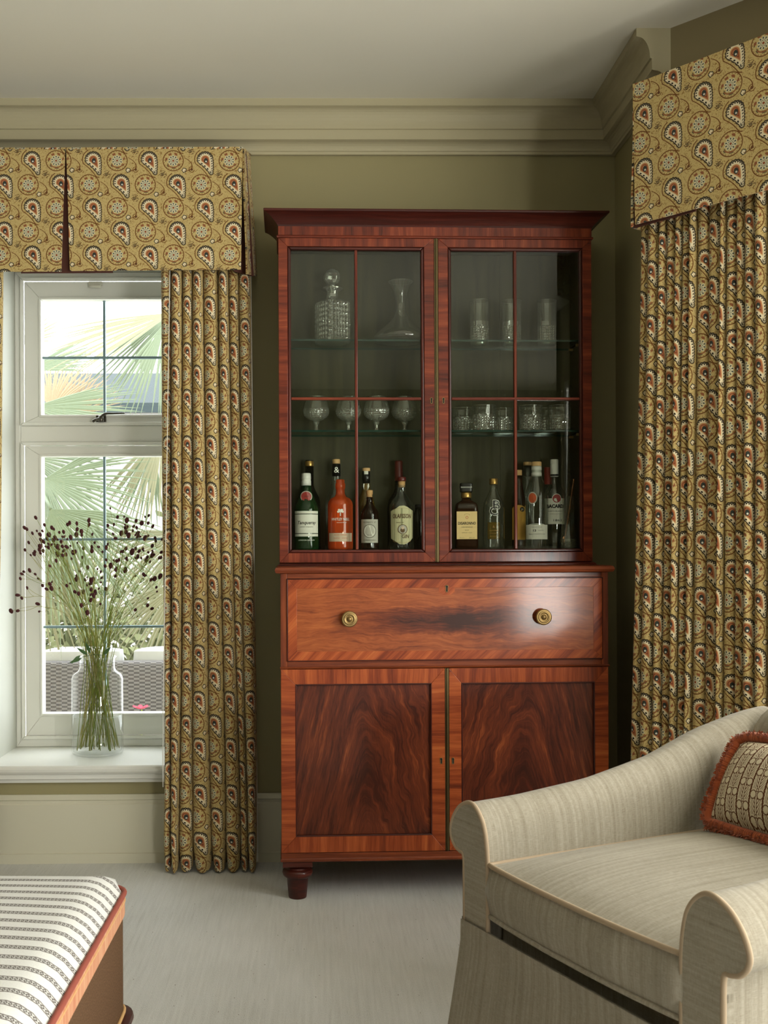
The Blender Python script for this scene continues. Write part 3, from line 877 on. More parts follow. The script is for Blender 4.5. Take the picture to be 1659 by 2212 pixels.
# ------------------------------------------------------------------ the glazed cabinet
CT = math.radians(1.6)
_YL = 3.485
_pl = P(607, 1600, _YL); _pr = P(1315, 1600, _YL+0.0297)
CABW = (_pr-_pl).length
CAB = thing('display_cabinet', 'tall mahogany cabinet with glazed doors above a drawer and panelled doors', 'cabinet',
            ((_pl.x+_pr.x)/2, (_pl.y+_pr.y)/2, 0), CT)
_cn = Vector((-math.sin(CT), math.cos(CT), 0)); _cx = Vector((math.cos(CT), math.sin(CT), 0))
_co = Vector(CAB.location)
def CL(px, py, y=0.0):                    # pixel -> cabinet's own x, z on the plane y
    q = PP(px, py, _co+_cn*y, _cn)
    return (q-_co).dot(_cx), q.z
def CW(x, y, z):                          # cabinet -> world
    return _co+_cx*x+_cn*y+Vector((0, 0, z))
H = CABW/2
DEPTH = 0.385
US = 0.170                                # the upper part stands back by this much
def zl(py, y=0.0, px=800): return CL(px, py, y)[1]
def xl(px, py, y=0.0): return CL(px, py, y)[0]
def cpart(m, name, mat, parent=CAB, bevel=0.0015, seg=2, **k): return m.build(name, mat, parent, bevel=bevel, seg=seg, **k)

# ---- lower part
zb0, zb1 = zl(1860), zl(1841)             # base moulding
zd1 = zl(1444)                            # door tops
zr1 = zl(1427.5); zdr1 = zl(1249); zw0 = zl(1238.5, -0.012); zw1 = zl(1224, -0.015)
# carcass
m = MB()
t = 0.022
m.box(-H, -H+t, 0.0, DEPTH, zb1, zw0, 'z'); m.box(H-t, H, 0.0, DEPTH, zb1, zw0, 'z', 0, (2, 1))
m.box(-H+t, H-t, 0.02, DEPTH, zb1, zb1+0.02); m.box(-H+t, H-t, DEPTH-0.012, DEPTH, zb1+0.02, zw0)
m.box(-H+t, H-t, 0.0, DEPTH-0.012, zdr1, zw0); 
m.box(-H+t, H-t, 0.0, DEPTH-0.012, zd1+0.0045, zr1)
cpart(m, 'carcass', 'wood_brown')
m = MB()                                  # narrow bead under the drawer
m.sweep([(0.0, zd1+0.001), (-0.004, zd1+0.001), (-0.007, zd1+0.004), (-0.004, zd1+0.007), (0.0, zd1+0.007)],
        [lambda y, z: (-H-0.002, y, z), lambda y, z: (H+0.002, y, z)], closed_prof=True)
cpart(m, 'bead_moulding', 'wood_brown', bevel=0)
def around(m, prof, x0, x1, y0, y1, mi=0):
    """sweep a (projection, z) moulding round the left side, front and right side"""
    m.sweep(prof, [lambda p, z: (x0-p, y1, z), lambda p, z: (x0-p, y0-p, z), lambda p, z: (x1+p, y0-p, z), lambda p, z: (x1+p, y1, z)], closed_prof=True, mi=mi)
m = MB(); around(m, [(-0.02, zb0), (0.0, zb0), (0.003, zb0+0.002), (0.003, zb0+0.009), (0.0, zb0+0.012), (0.0, zb1), (-0.02, zb1)], -H, H, 0.0, DEPTH)
m.box(-H+0.02, H-0.02, 0.02, DEPTH, zb0, zb1-0.001)
cpart(m, 'base_moulding', 'wood_brown', bevel=0.001)
# waist moulding (bullnose) with the step that carries the upper part
zu0 = zl(1216, US)
m = MB(); around(m, [(-0.03, zw0), (0.004, zw0), (0.014, zw0+0.002), (0.018, (zw0+zw1)/2), (0.014, zw1-0.002), (0.008, zw1), (-0.03, zw1)], -H, H, 0.0, DEPTH)
m.box(-H+0.03, H-0.03, 0.03, DEPTH, zw0, zw1)
cpart(m, 'waist_moulding', 'wood_brown', bevel=0.0005)
m = MB(); around(m, [(-0.03, zw1), (0.010, zw1), (0.010, zw1+0.004), (0.004, zu0-0.001), (0.0, zu0), (-0.03, zu0)], -H+0.002, H-0.002, US, DEPTH)
cpart(m, 'upper_step_moulding', 'wood_dark', bevel=0.0005)
# drawer
dx0, dx1 = xl(622, 1330), xl(1300, 1330)
dz0, dz1 = zr1+0.003, zdr1-0.003
m = MB()
bw = 0.029
m.frame(dx0, dx1, dz0, dz1, bw, bw, bw, bw, -0.004, 0.016, cross=False, uo=(0.3, 0.2))
for i in range(len(m.uv)):                 # slanted crossbanding
    m.uv[i] = [((u+v)*0.7071, (v-u)*0.7071) for (u, v) in m.uv[i]]
DR = cpart(m, 'drawer', 'wood_orange', bevel=0.0008); DR['label'] = 'wide drawer front with slanted crossbanded border'
m = MB()
a, b, c, d = dx0+bw, dx1-bw, dz0+bw, dz1-bw
mx_, mz_ = (a+b)/2, (c+d)/2
i = [m.vert(p) for p in ((a, -0.0036, c), (b, -0.0036, c), (b, -0.0036, d), (a, -0.0036, d), (a, 0.012, c), (b, 0.012, c), (b, 0.012, d), (a, 0.012, d))]
m.face([i[0], i[1], i[2], i[3]], [(a-mx_, c-mz_), (b-mx_, c-mz_), (b-mx_, d-mz_), (a-mx_, d-mz_)])
for q in ((4, 7, 6, 5), (0, 4, 5, 1), (1, 5, 6, 2), (2, 6, 7, 3), (3, 7, 4, 0)): m.face([i[k] for k in q], [(0, 0)]*4)
cpart(m, 'drawer_panel', 'drawer', DR, bevel=0)
m = MB()                                   # thin cock bead round the drawer
m.frame(dx0-0.003, dx1+0.003, dz0-0.003, dz1+0.003, 0.003, 0.003, 0.003, 0.003, -0.006, 0.01, cross=False)
cpart(m, 'cock_bead', 'wood_dark', DR, bevel=0.0012)
def knob(px, py):
    x, z = CL(px, py, -0.03)
    m = MB()
    m.lathe([(0.0105, -0.004), (0.011, 0.006), (0.009, 0.012), (0.013, 0.016), (0.024, 0.019), (0.0262, 0.023), (0.0255, 0.027), (0.021, 0.0285), (0.0195, 0.0275),
             (0.0185, 0.029), (0.0145, 0.0295), (0.013, 0.0275), (0.009, 0.0270), (0.0075, 0.0295), (0.0055, 0.0325), (0.0001, 0.0335)], 40)
    m.v = [(v[0]+x, -0.0035-v[2], v[1]+z) for v in m.v]
    cpart(m, 'drawer_knob', 'brass', DR, bevel=0)
knob(755, 1337.5); knob(1175, 1333)
def keyhole(px, py, y, parent, s=1.0, ring=True):
    x, z = CL(px, py, y)
    pts = []
    for k in range(13):
        a_ = math.radians(-50+280*k/12); pts.append((0.0036*s*math.cos(a_), 0.0045*s+0.0036*s*math.sin(a_)))
    pts += [(-0.0026*s, -0.0075*s), (-0.0012*s, -0.0095*s), (0.0012*s, -0.0095*s), (0.0026*s, -0.0075*s)]
    m = MB(); m.sweep(pts, [lambda a_, b_: (x+a_, y-0.0008, z+b_), lambda a_, b_: (x+a_, y+0.002, z+b_)], closed_prof=True)
    k_ = cpart(m, 'keyhole', 'black', parent, bevel=0)
    if ring:
        m = MB(); m.tube([(x+a_*1.25, y-0.0005, z+b_*1.2) for a_, b_ in pts], 0.0011, 6, closed=True)
        cpart(m, 'escutcheon', 'brass', parent, bevel=0)
x_, z_ = CL(965, 1271, -0.0036)            # inlaid shield below the drawer's keyhole
m = MB(); m.sweep([(x_-0.026, dz1-bw+0.002), (x_-0.026, z_-0.012), (x_-0.012, z_-0.021), (x_+0.012, z_-0.021), (x_+0.026, z_-0.012), (x_+0.026, dz1-bw+0.002)],
                  [lambda a_, b_: (a_, -0.0040, b_), lambda a_, b_: (a_, 0.004, b_)], closed_prof=True)
for i in range(len(m.uv)): m.uv[i] = [((m.v[k][0]+m.v[k][2])*0.7, (m.v[k][2]-m.v[k][0])*0.7) for k in m.f[i]]
cpart(m, 'inlay', 'wood_orange', DR, bevel=0)
keyhole(965, 1271, -0.0042, DR, 1.05)

# lower doors
def lower_door(px0, px1, pa, pb, mat, kpx):
    x0, x1 = xl(px0, 1640), xl(px1, 1640)
    z0, z1 = zb1+0.002, zd1-0.001
    a, b = xl(pa, 1640), xl(pb, 1640)
    c, d = zl(1805), zl(1477)
    m = MB(); m.frame(x0, x1, z0, z1, a-x0, x1-b, z1-d, c-z0, -0.002, 0.02, cross=True, uo=(random.random()*3, random.random()*3))
    D = cpart(m, 'panelled_door', 'wood_orange', bevel=0.0012)
    m = MB(); m.frame(a-0.001, b+0.001, c-0.001, d+0.001, 0.005, 0.005, 0.005, 0.005, -0.003, 0.014, cross=False)
    cpart(m, 'panel_moulding', 'wood_dark', D, bevel=0.002)
    m = MB(); xm, zm = (a+b)/2, (c+d)/2
    e = 0.003
    i = [m.vert(p) for p in ((a+e, 0.006, c+e), (b-e, 0.006, c+e), (b-e, 0.006, d-e), (a+e, 0.006, d-e), (a+e, 0.016, c+e), (b-e, 0.016, c+e), (b-e, 0.016, d-e), (a+e, 0.016, d-e))]
    m.face([i[0], i[1], i[2], i[3]], [(a-xm, c-zm), (b-xm, c-zm), (b-xm, d-zm), (a-xm, d-zm)])
    for q in ((4, 7, 6, 5), (0, 4, 5, 1), (1, 5, 6, 2), (2, 6, 7, 3), (3, 7, 4, 0)): m.face([i[k] for k in q], [(0, 0)]*4)
    cpart(m, 'door_panel', mat, D, bevel=0)
    keyhole(kpx, 1643, -0.0022, D, 0.95)
    return D, x0, x1, z0, z1
D1 = lower_door(607.5, 961.5, 638.6, 932.7, 'flame_l', 953)
D2 = lower_door(970.5, 1314.5, 997, 1285, 'flame_r', 978.5)
def strip(px0, px1, py, z0, z1, y, parent):
    x0, x1 = xl(px0, py, y), xl(px1, py, y)
    m = MB(); w = x1-x0
    m.box(x0, x0+w*0.30, y-0.001, y+0.016, z0, z1); m.box(x0+w*0.34, x0+w*0.66, y-0.0055, y+0.016, z0, z1); m.box(x0+w*0.70, x1, y-0.001, y+0.016, z0, z1)
    cpart(m, 'brass_strip', 'brass_dark', parent, bevel=0.0008)
strip(962, 970, 1640, D1[3], D1[4], -0.002, D2[0])

# feet
fprof = [(0.0285, 0.0), (0.0295, 0.003), (0.0300, 0.008), (0.0335, 0.045), (0.0345, 0.062), (0.0345, 0.066), (0.040, 0.068), (0.0475, 0.074), (0.050, 0.083), (0.0475, 0.091), (0.042, 0.0945),
         (0.038, 0.0955), (0.0375, 0.098), (0.033, 0.104), (0.026, 0.108), (0.022, 0.110)]
zblk = zl(1872)
fk = zblk/0.110
fx, _ = CL(643, 1872)
for (sx, y) in ((-1, 0.052), (1, 0.052), (-1, DEPTH-0.07), (1, DEPTH-0.07)):
    m = MB()
    m.lathe([(r, z*fk) for r, z in fprof], 36, (sx*abs(fx), y, 0))
    m.box(sx*abs(fx)-0.048, sx*abs(fx)+0.048, y-0.048, y+0.05, zblk, zb0)
    cpart(m, 'foot', 'wood_dark', bevel=0.0)

# ---- upper part
yu = US
hx0, hx1 = xl(602, 850, yu), xl(1279.5, 850, yu)
zu1 = zl(513, yu)                          # top of the doors
zf1 = zl(493, yu, 1200)                    # top of the frieze
ztop = zl(450, yu-0.047, 700)
yback = DEPTH
t = 0.020
m = MB()
m.box(hx0, hx0+t, yu+0.022, yback, zu0, zf1+0.03, 'z'); m.box(hx1-t, hx1, yu+0.022, yback, zu0, zf1+0.03, 'z')
m.box(hx0, hx1, yu, yback, zu1+0.001, zf1+0.002, 'z', 0, (0.4, 0.9))
cpart(m, 'upper_carcass', 'wood_red')
zfl = P(800, 1188, 3.74).z                 # the boarded floor of the upper part
m = MB(); m.box(hx0+t, hx1-t, yu+0.022, yback-0.012, zu0, zfl); cpart(m, 'cupboard_floor', 'interior')
m = MB(); m.box(hx0+t+0.0005, hx0+t+0.004, yu+0.024, yback-0.012, zfl, zu1); m.box(hx1-t-0.004, hx1-t-0.0005, yu+0.024, yback-0.012, zfl, zu1)
m.box(hx0+t, hx1-t, yu+0.024, yback-0.012, zu1-0.003, zu1)
cpart(m, 'cupboard_lining', 'interior')
nb = 4
for k in range(nb):
    m = MB(); w = (hx1-hx0-2*t)/nb; x0 = hx0+t+k*w
    m.box(x0+0.0002, x0+w-0.0002, yback-0.012, yback, zu0, zu1, 'z'); cpart(m, 'back_board', 'boards', bevel=0.0006)
# frieze bead
m = MB(); around(m, [(-0.004, zu1-0.002), (0.003, zu1-0.002), (0.005, zu1+0.002), (0.003, zu1+0.006), (-0.004, zu1+0.006)], hx0, hx1, yu, yback)
cpart(m, 'frieze_bead', 'wood_red', bevel=0)
# cornice
dzc = ztop-zf1
pr = [(-0.02, zf1), (0.0, zf1)]
for k in range(1, 10):
    s = k/9; pr.append((0.043*(s**1.25), zf1+dzc*0.82*(1-(1-s)**1.2)))
pr += [(0.047, zf1+dzc*0.84), (0.0485, zf1+dzc*0.92), (0.047, ztop), (-0.02, ztop)]
m = MB(); around(m, pr, hx0, hx1, yu, yback)
m.box(hx0+0.01, hx1-0.01, yu+0.01, yback, ztop-0.012, ztop)
cpart(m, 'cornice_moulding', 'wood_dark', bevel=0)
# glazed doors
def glazed_door(px0, px1, ga, gb, bar, kpx):
    x0, x1 = xl(px0, 860, yu), xl(px1, 860, yu)
    z0, z1 = zu0+0.002, zu1-0.003
    a, b = xl(ga, 860, yu), xl(gb, 860, yu)
    c, d = zl(1187, yu), zl(540, yu)
    e = 0.011
    m = MB(); m.frame(x0, x1, z0, z1, a-e-x0, x1-b-e, z1-d-e, c-e-z0, yu-0.001, yu+0.021, cross=True, uo=(random.random()*4, random.random()*4))
    D = cpart(m, 'glazed_door', 'wood_red', bevel=0.0012)
    m = MB(); m.frame(a-e, b+e, c-e, d+e, e, e, e, e, yu+0.001, yu+0.019, cross=False)
    cpart(m, 'door_moulding', 'wood_dark', D, bevel=0.004, seg=3)
    xb = xl(bar, 860, yu); zb = zl(861, yu, bar)
    m = MB(); m.box(xb-0.0046, xb+0.0046, yu+0.0005, yu+0.018, c, d, 'z'); cpart(m, 'glazing_bar', 'wood_red', D, bevel=0.002)
    m = MB(); m.box(a, b, yu+0.0, yu+0.0185, zb-0.0046, zb+0.0046, 'x'); cpart(m, 'glazing_bar', 'wood_red', D, bevel=0.002)
    for (p, q) in ((a, xb-0.0046), (xb+0.0046, b)):
        for (r, s) in ((c, zb-0.0046), (zb+0.0046, d)):
            m = MB(); m.poly([(p, yu+0.012, r), (q, yu+0.012, r), (q, yu+0.012, s), (p, yu+0.012, s)])
            m.poly([(p, yu+0.0145, r), (p, yu+0.0145, s), (q, yu+0.0145, s), (q, yu+0.0145, r)])
            cpart(m, 'pane', 'pane', D, bevel=0, recalc=False)
    keyhole(kpx, 865, yu-0.0012, D, 0.95)
    return D, z0, z1
G1 = glazed_door(602.5, 938.5, 629, 910, 770, 932)
G2 = glazed_door(947.5, 1278.5, 975.5, 1252.5, 1114, 958)
strip(939, 947, 860, G1[1], G1[2], yu-0.001, G1[0])
# glass shelves
ZS = []
for (py, nm) in ((733, 1), (929, 2)):
    z = zl(py, yu+0.034)
    m = MB(); m.box(hx0+t+0.006, hx1-t-0.006, yu+0.034, yback-0.016, z-0.006, z)
    m.mi = [0, 0, 1, 1, 1, 1]; cpart(m, 'glass_shelf', ['shelf_glass', 'shelf_edge'], bevel=0)
    ZS.append(z)
# small pegs under the shelves
for z in ZS:
    for x in (hx0+t+0.004, hx1-t-0.004-0.014):
        for y in (yu+0.06, yback-0.06):
            m = MB(); m.box(x, x+0.014, y, y+0.012, z-0.0155, z-0.0075); cpart(m, 'shelf_peg', 'brass', bevel=0.001)
# ------------------------------------------------------------------ glass and bottles in the cabinet
def stand(px, shelf, y, py=None):
    """world place of a thing seen at px standing on shelf height z at cabinet depth y"""
    z = shelf
    q = PP(px, 900 if py is None else py, _co+_cn*y, _cn)
    x = (q-_co).dot(_cx)
    w = CW(x, y, z); return w
def diamond(nth, nz, amp, z0, z1):
    def f(th, r, z):
        if not (z0 <= z <= z1): return r
        a = nth*th/(2*math.pi); b = nz*(z-z0)
        s = abs(((a+b) % 1.0)-0.5)+abs(((a-b) % 1.0)-0.5)
        return r-amp*(abs(s-0.5)*2)
    return f
# square-shouldered decanter
w = stand(718, ZS[0]+0.0005, 0.305, 700)
dec = thing('decanter', 'square cut crystal decanter with ball stopper on the top shelf', 'decanter', w, CT+0.55)
def sq(e):
    def f(th): return 1.0/((abs(math.cos(th))**e+abs(math.sin(th))**e)**(1.0/e))
    return f
m = MB()
zz = [(0.040, 0.0), (0.049, 0.002), (0.0515, 0.008)]+[(0.0515, 0.012+0.003*k) for k in range(43)]+[(0.050, 0.145), (0.044, 0.151), (0.034, 0.156)]
m.lathe(zz, 112, sq=sq(5.0), mod=diamond(14, 30, 0.0048, 0.016, 0.139), smooth=False)
m.build('body', 'crystal', dec)
m = MB(); m.lathe([(0.034, 0.156), (0.026, 0.160), (0.0215, 0.166), (0.0205, 0.176), (0.0215, 0.186), (0.030, 0.190), (0.0365, 0.193), (0.037, 0.197), (0.033, 0.2), (0.017, 0.2)], 32, mod=lambda th, r, z: r*(1-0.03*abs(math.sin(4*th))), smooth=False)
m.build('neck', 'crystal', dec)
m = MB(); m.lathe([(0.012, 0.178), (0.013, 0.203), (0.011, 0.209)]+[(0.0300*math.sin(a), 0.236-0.0300*math.cos(a)) for a in [0.40+k*(2.74/7) for k in range(8)]], 12, smooth=False)
m.build('stopper', 'crystal', dec)
# wide-based carafe
w = stand(866, ZS[0]+0.0005, 0.273, 700)
car = thing('carafe', 'wide based clear glass carafe with flared mouth on the top shelf', 'carafe', w)
m = MB()
prof = smooth_path([(0.060, 0.0, 0), (0.088, 0.004, 0), (0.096, 0.016, 0), (0.084, 0.034, 0), (0.058, 0.056, 0), (0.030, 0.084, 0), (0.0175, 0.118, 0), (0.0185, 0.150, 0), (0.026, 0.185, 0), (0.0425, 0.214, 0)], 4)
m.lathe([(p.x, p.y) for p in prof], 48, cap=False)
m.lathe([(0.0001, 0.004), (0.03, 0.012), (0.058, 0.003)], 40, cap=False)
m.build('body', 'stemware', car)
m = MB(); m.tube([(0.0425*math.cos(a), 0.0425*math.sin(a), 0.214) for a in [2*math.pi*k/40 for k in range(40)]], 0.0009, 5, closed=True); m.build('rim', 'crystal', car)

def highball():
    r = thing('highball_glass', 'tall cut crystal tumbler standing on the top glass shelf', 'glass', group='tall tumblers on the top shelf')
    m = MB(); pr = [(0.026, 0.0), (0.0315, 0.002), (0.033, 0.008)]+[(0.033+0.0015*k/24, 0.010+0.0030*k) for k in range(25)]
    m.lathe(pr, 72, mod=diamond(14, 60, 0.0026, 0.014, 0.066), smooth=False, cap=True); m.build('cut_base', 'crystal', r)
    m = MB(); pr = [(0.0345, 0.082), (0.0347, 0.100), (0.035, 0.130), (0.0355, 0.158)]
    m.lathe(pr, 48, cap=False, mod=lambda th, rr, z: rr-(0.0016*max(0, math.sin(14*th)) if z < 0.11 else 0)); m.build('wall', 'stemware', r)
    m = MB(); m.tube([(0.0355*math.cos(a), 0.0355*math.sin(a), 0.158) for a in [2*math.pi*k/40 for k in range(40)]], 0.0008, 5, closed=True); m.build('rim', 'crystal', r)
    return r
hb = highball()
for i, px in enumerate((1035.5, 1105, 1181)):
    o = hb if i == 0 else copy_tree(hb)
    o.location = stand(px, ZS[0]+0.0005, 0.315, 700); o.rotation_euler.z = 0.7*i
    o['label'] = ('tall cut crystal tumbler on the top shelf nearest the middle stile', 'tall cut crystal tumbler half hidden by the glazing bar on the top shelf', 'tall cut crystal tumbler on the top shelf farthest from the carafe')[i]
def snifter():
    r = thing('brandy_glass', 'rounded cut crystal brandy glass on a short stem on the lower shelf', 'glass', group='brandy glasses on the lower shelf')
    m = MB(); m.lathe([(0.0001, 0.0), (0.026, 0.0), (0.0275, 0.0015), (0.020, 0.004), (0.008, 0.008), (0.0058, 0.014), (0.0062, 0.024), (0.010, 0.030), (0.012, 0.034), (0.0085, 0.037)], 20, smooth=False, cap=False); m.build('stem', 'crystal', r)
    pr = [(0.0085, 0.037), (0.022, 0.041), (0.034, 0.048), (0.042, 0.057), (0.0452, 0.066), (0.0462, 0.072), (0.0455, 0.080)]
    m = MB(); pp = smooth_path([(a, b, 0) for a, b in pr], 5); m.lathe([(p.x, p.y) for p in pp], 60, mod=diamond(14, 70, 0.0024, 0.050, 0.078), smooth=False, cap=False); m.build('cut_bowl', 'crystal', r)
    pr = [(0.0455, 0.080), (0.042, 0.096), (0.036, 0.110), (0.0315, 0.122)]
    m = MB(); m.lathe(pr, 40, cap=False, mod=lambda th, rr, z: rr-(0.0014*max(0, math.sin(12*th)) if z < 0.1 else 0)); m.build('bowl_wall', 'stemware', r)
    m = MB(); m.tube([(0.0315*math.cos(a), 0.0315*math.sin(a), 0.122) for a in [2*math.pi*k/36 for k in range(36)]], 0.0008, 5, closed=True); m.build('rim', 'crystal', r)
    return r
sn = snifter()
for i, px in enumerate((683, 752.5, 813, 874)):
    o = sn if i == 0 else copy_tree(sn)
    o.location = stand(px, ZS[1]+0.0005, 0.272+0.008*(i % 2), 890); o.rotation_euler.z = 0.5*i
    o['label'] = ('cut crystal brandy glass at the outer end of the row on the lower shelf', 'cut crystal brandy glass half hidden by the glazing bar', 'cut crystal brandy glass third from the outer stile on the lower shelf', 'cut crystal brandy glass nearest the middle stile on the lower shelf')[i]
def tumbler():
    r = thing('whisky_tumbler', 'short cut crystal whisky tumbler on the lower shelf', 'glass', group='whisky tumblers on the lower shelf')
    m = MB(); pr = [(0.030, 0.0), (0.037, 0.002), (0.039, 0.006)]+[(0.039+0.001*k/16, 0.008+0.003*k) for k in range(17)]
    m.lathe(pr, 72, mod=diamond(14, 58, 0.0030, 0.010, 0.050), smooth=False); m.build('cut_base', 'crystal', r)
    m = MB(); m.lathe([(0.040, 0.056), (0.0405, 0.07), (0.0412, 0.088)], 48, cap=False, mod=lambda th, rr, z: rr-(0.0016*max(0, math.sin(14*th)) if z < 0.075 else 0)); m.build('wall', 'stemware', r)
    m = MB(); m.tube([(0.0412*math.cos(a), 0.0412*math.sin(a), 0.088) for a in [2*math.pi*k/36 for k in range(36)]], 0.0008, 5, closed=True); m.build('rim', 'crystal', r)
    return r
tb = tumbler()
for i, (px, y) in enumerate(((1046, 0.246), (1146, 0.250), (1208, 0.246), (1000, 0.318), (1086, 0.330), (1176, 0.334))):
    o = tb if i == 0 else copy_tree(tb)
    o.location = stand(px, ZS[1]+0.0005, y, 890); o.rotation_euler.z = 0.4*i
    o['label'] = ('cut crystal tumbler in front on the lower shelf, nearest the middle stile', 'cut crystal tumbler beside the glazing bar in front on the lower shelf', 'cut crystal tumbler in front at the outer end of the lower shelf', 'cut crystal tumbler at the back of the lower shelf against the middle stile', 'cut crystal tumbler at the back, just before the glazing bar', 'cut crystal tumbler at the back between the two outer front tumblers')[i]

# ---- bottles
SM = 0.001612                               # metres a pixel at the front row
FRONT, BACK = 0.240, 0.330
def bottle(name, label, px, y, rz=0.0):
    w = stand(px, zfl+0.0005, y, 1150)
    d = Vector((EYE.x-w.x, EYE.y-w.y))
    return thing(name, label, 'bottle', w, math.atan2(d.y, d.x)+math.pi/2+rz, 'bottles on the cabinet floor')
def body(r, prof, mat, n=40, sqf=None, nm='bottle_glass'):
    m = MB(); m.lathe(prof, n, sq=sqf); return m.build(nm, mat, r)
def turned(r, nm, prof, mat, n=28):
    m = MB(); m.lathe(prof, n); return m.build(nm, mat, r)
def curved(R, off=0.0006):
    return lambda x, y: ((R+off)*math.sin(x/R), -(R+off)*math.cos(x/R), y)
def label_patch(r, R, half, z0, z1, mat, nm='label', off=0.0004, flat=False):
    """half: half width in metres along the surface"""
    m = MB(); n = 1 if flat else 14
    fn = (lambda x, z, o: (x, -R-o, z)) if flat else (lambda x, z, o: ((R+o)*math.sin(x/R), -(R+o)*math.cos(x/R), z))
    xs = [-half+2*half*k/n for k in range(n+1)]
    m.grid([[fn(x, z0, off) for x in xs], [fn(x, z1, off) for x in xs]], smooth=True)
    return m.build(nm, mat, r, recalc=False)
def words(parent, R, lines, mat, off=0.0009, flat=False):
    """lines: (text, size, x, z, width, shear, bold); each line of print is its own mesh"""
    for ln in lines:
        m = MB()
        s, size, x0, z0, wd = ln[:5]; sh = ln[5] if len(ln) > 5 else 0.0; bo = ln[6] if len(ln) > 6 else 0.0
        if flat: fn = lambda x, y, x0=x0, z0=z0: (x0+x, -R-off, z0+y)
        else: fn = lambda x, y, x0=x0, z0=z0: ((R+off)*math.sin((x+x0)/R), -(R+off)*math.cos((x+x0)/R), z0+y)
        add_text(m, s, size, fn, wd, sh, bo)
        m.build('lettering', mat, parent, recalc=False)
def disc(parent, R, x0, z0, rad, mat, nm='seal', off=0.0008, n=28, rz=1.0, flat=False):
    m = MB()
    f = (lambda x, z: (x, -R-off, z)) if flat else (lambda x, z: ((R+off)*math.sin(x/R), -(R+off)*math.cos(x/R), z))
    m.poly([f(x0+rad*math.cos(2*math.pi*k/n), z0+rad*rz*math.sin(2*math.pi*k/n)) for k in range(n)])
    return m.build(nm, mat, parent, recalc=False)
def ring_mark(parent, R, x0, z0, rad, th, mat, off=0.0010, rz=1.0, n=32, nm='ring_mark', flat=False, a0=0.0, a1=2*math.pi):
    m = MB()
    f = (lambda x, z: (x, -R-off, z)) if flat else (lambda x, z: ((R+off)*math.sin(x/R), -(R+off)*math.cos(x/R), z))
    A = [a0+(a1-a0)*k/n for k in range(n+1)]
    m.grid([[f(x0+(rad-th)*math.cos(a), z0+(rad-th)*rz*math.sin(a)) for a in A], [f(x0+rad*math.cos(a), z0+rad*rz*math.sin(a)) for a in A]], smooth=False)
    return m.build(nm, mat, parent, recalc=False)
def hz(py, y=FRONT): return (1188-py)*SM*(1.0 if y == FRONT else 1.02)

# a green gin bottle
b = bottle('gin_bottle', 'green gin bottle with white label and red round seal', 662, FRONT)
R = 0.042
body(b, [(0.036, 0.0), (0.041, 0.002), (R, 0.006), (R, hz(1103)), (0.040, hz(1096)), (0.034, hz(1086)), (0.0235, hz(1072)), (0.0175, hz(1060)), (0.0155, hz(1048))], 'green_glass')
turned(b, 'cap', [(0.0165, hz(1050)), (0.0168, hz(1040)), (0.0155, hz(1039)), (0.0155, hz(1037)), (0.0166, hz(1036)), (0.0158, hz(1024.5)), (0.013, hz(1023.5))], 'cap_white')
lb = label_patch(b, R, 0.050, hz(1152), hz(1112), 'paper'); label_patch(b, R, 0.050, hz(1159), hz(1153.5), 'paper', 'label_band'); label_patch(b, R, 0.050, hz(1110.5), hz(1105), 'paper', 'label_band')
words(lb, R, [('Tanqueray', 0.016, 0, hz(1130), 0.068, 0.25, 0.0003), ('EXPORT STRENGTH', 0.0045, 0, hz(1139), 0.046)], 'ink')
words(b, R, [('LONDON DRY GIN', 0.0062, 0, hz(1167), 0.058)], 'ink_white')
s = disc(b, 0.027, 0.0, hz(1074), 0.0190, 'paper_grey', 'seal', off=0.004); disc(s, 0.027, 0.0, hz(1074), 0.0160, 'ink_red', 'seal_centre', off=0.0046)
words(s, 0.027, [('1830', 0.006, 0, hz(1074), 0.013)], 'ink', off=0.0052)
# dark bottle behind it
b = bottle('wine_bottle', 'near black bottle with gold capped neck behind the green gin bottle', 669, BACK)
body(b, [(0.034, 0.0), (0.038, 0.003), (0.038, 0.165), (0.034, 0.185), (0.019, 0.215), (0.0148, 0.23), (0.0148, hz(1008, 1))], 'black_glass')
turned(b, 'cap', [(0.0148, hz(1008, 1)), (0.0152, hz(1007, 1)), (0.0152, hz(998, 1)), (0.014, hz(997, 1))], 'cap_gold')
turned(b, 'cap_top', [(0.014, hz(997, 1)), (0.0142, hz(995.5, 1)), (0.012, hz(995, 1))], 'cap_black')
# clear bottle with black neck label
b = bottle('vodka_bottle', 'clear bottle with pale cap and black neck label behind the orange gin', 727, BACK)
R = 0.042
body(b, [(0.036, 0.0), (R, 0.004), (R, hz(1085, 1)), (0.039, hz(1075, 1)), (0.024, hz(1055, 1)), (0.0165, hz(1042, 1)), (0.0150, hz(1030, 1)), (0.0150, hz(1003, 1))], 'clear')
turned(b, 'cap', [(0.0135, hz(1003, 1)), (0.0138, hz(1001, 1)), (0.0138, hz(994, 1)), (0.012, hz(993, 1))], 'wood_cap')
turned(b, 'neck_label', [(0.0153, hz(1030, 1)), (0.0153, hz(1003, 1))], 'cap_black')
words(b, 0.0153, [('&', 0.030, 0.001, hz(1017, 1), 0.018)], 'ink_white')
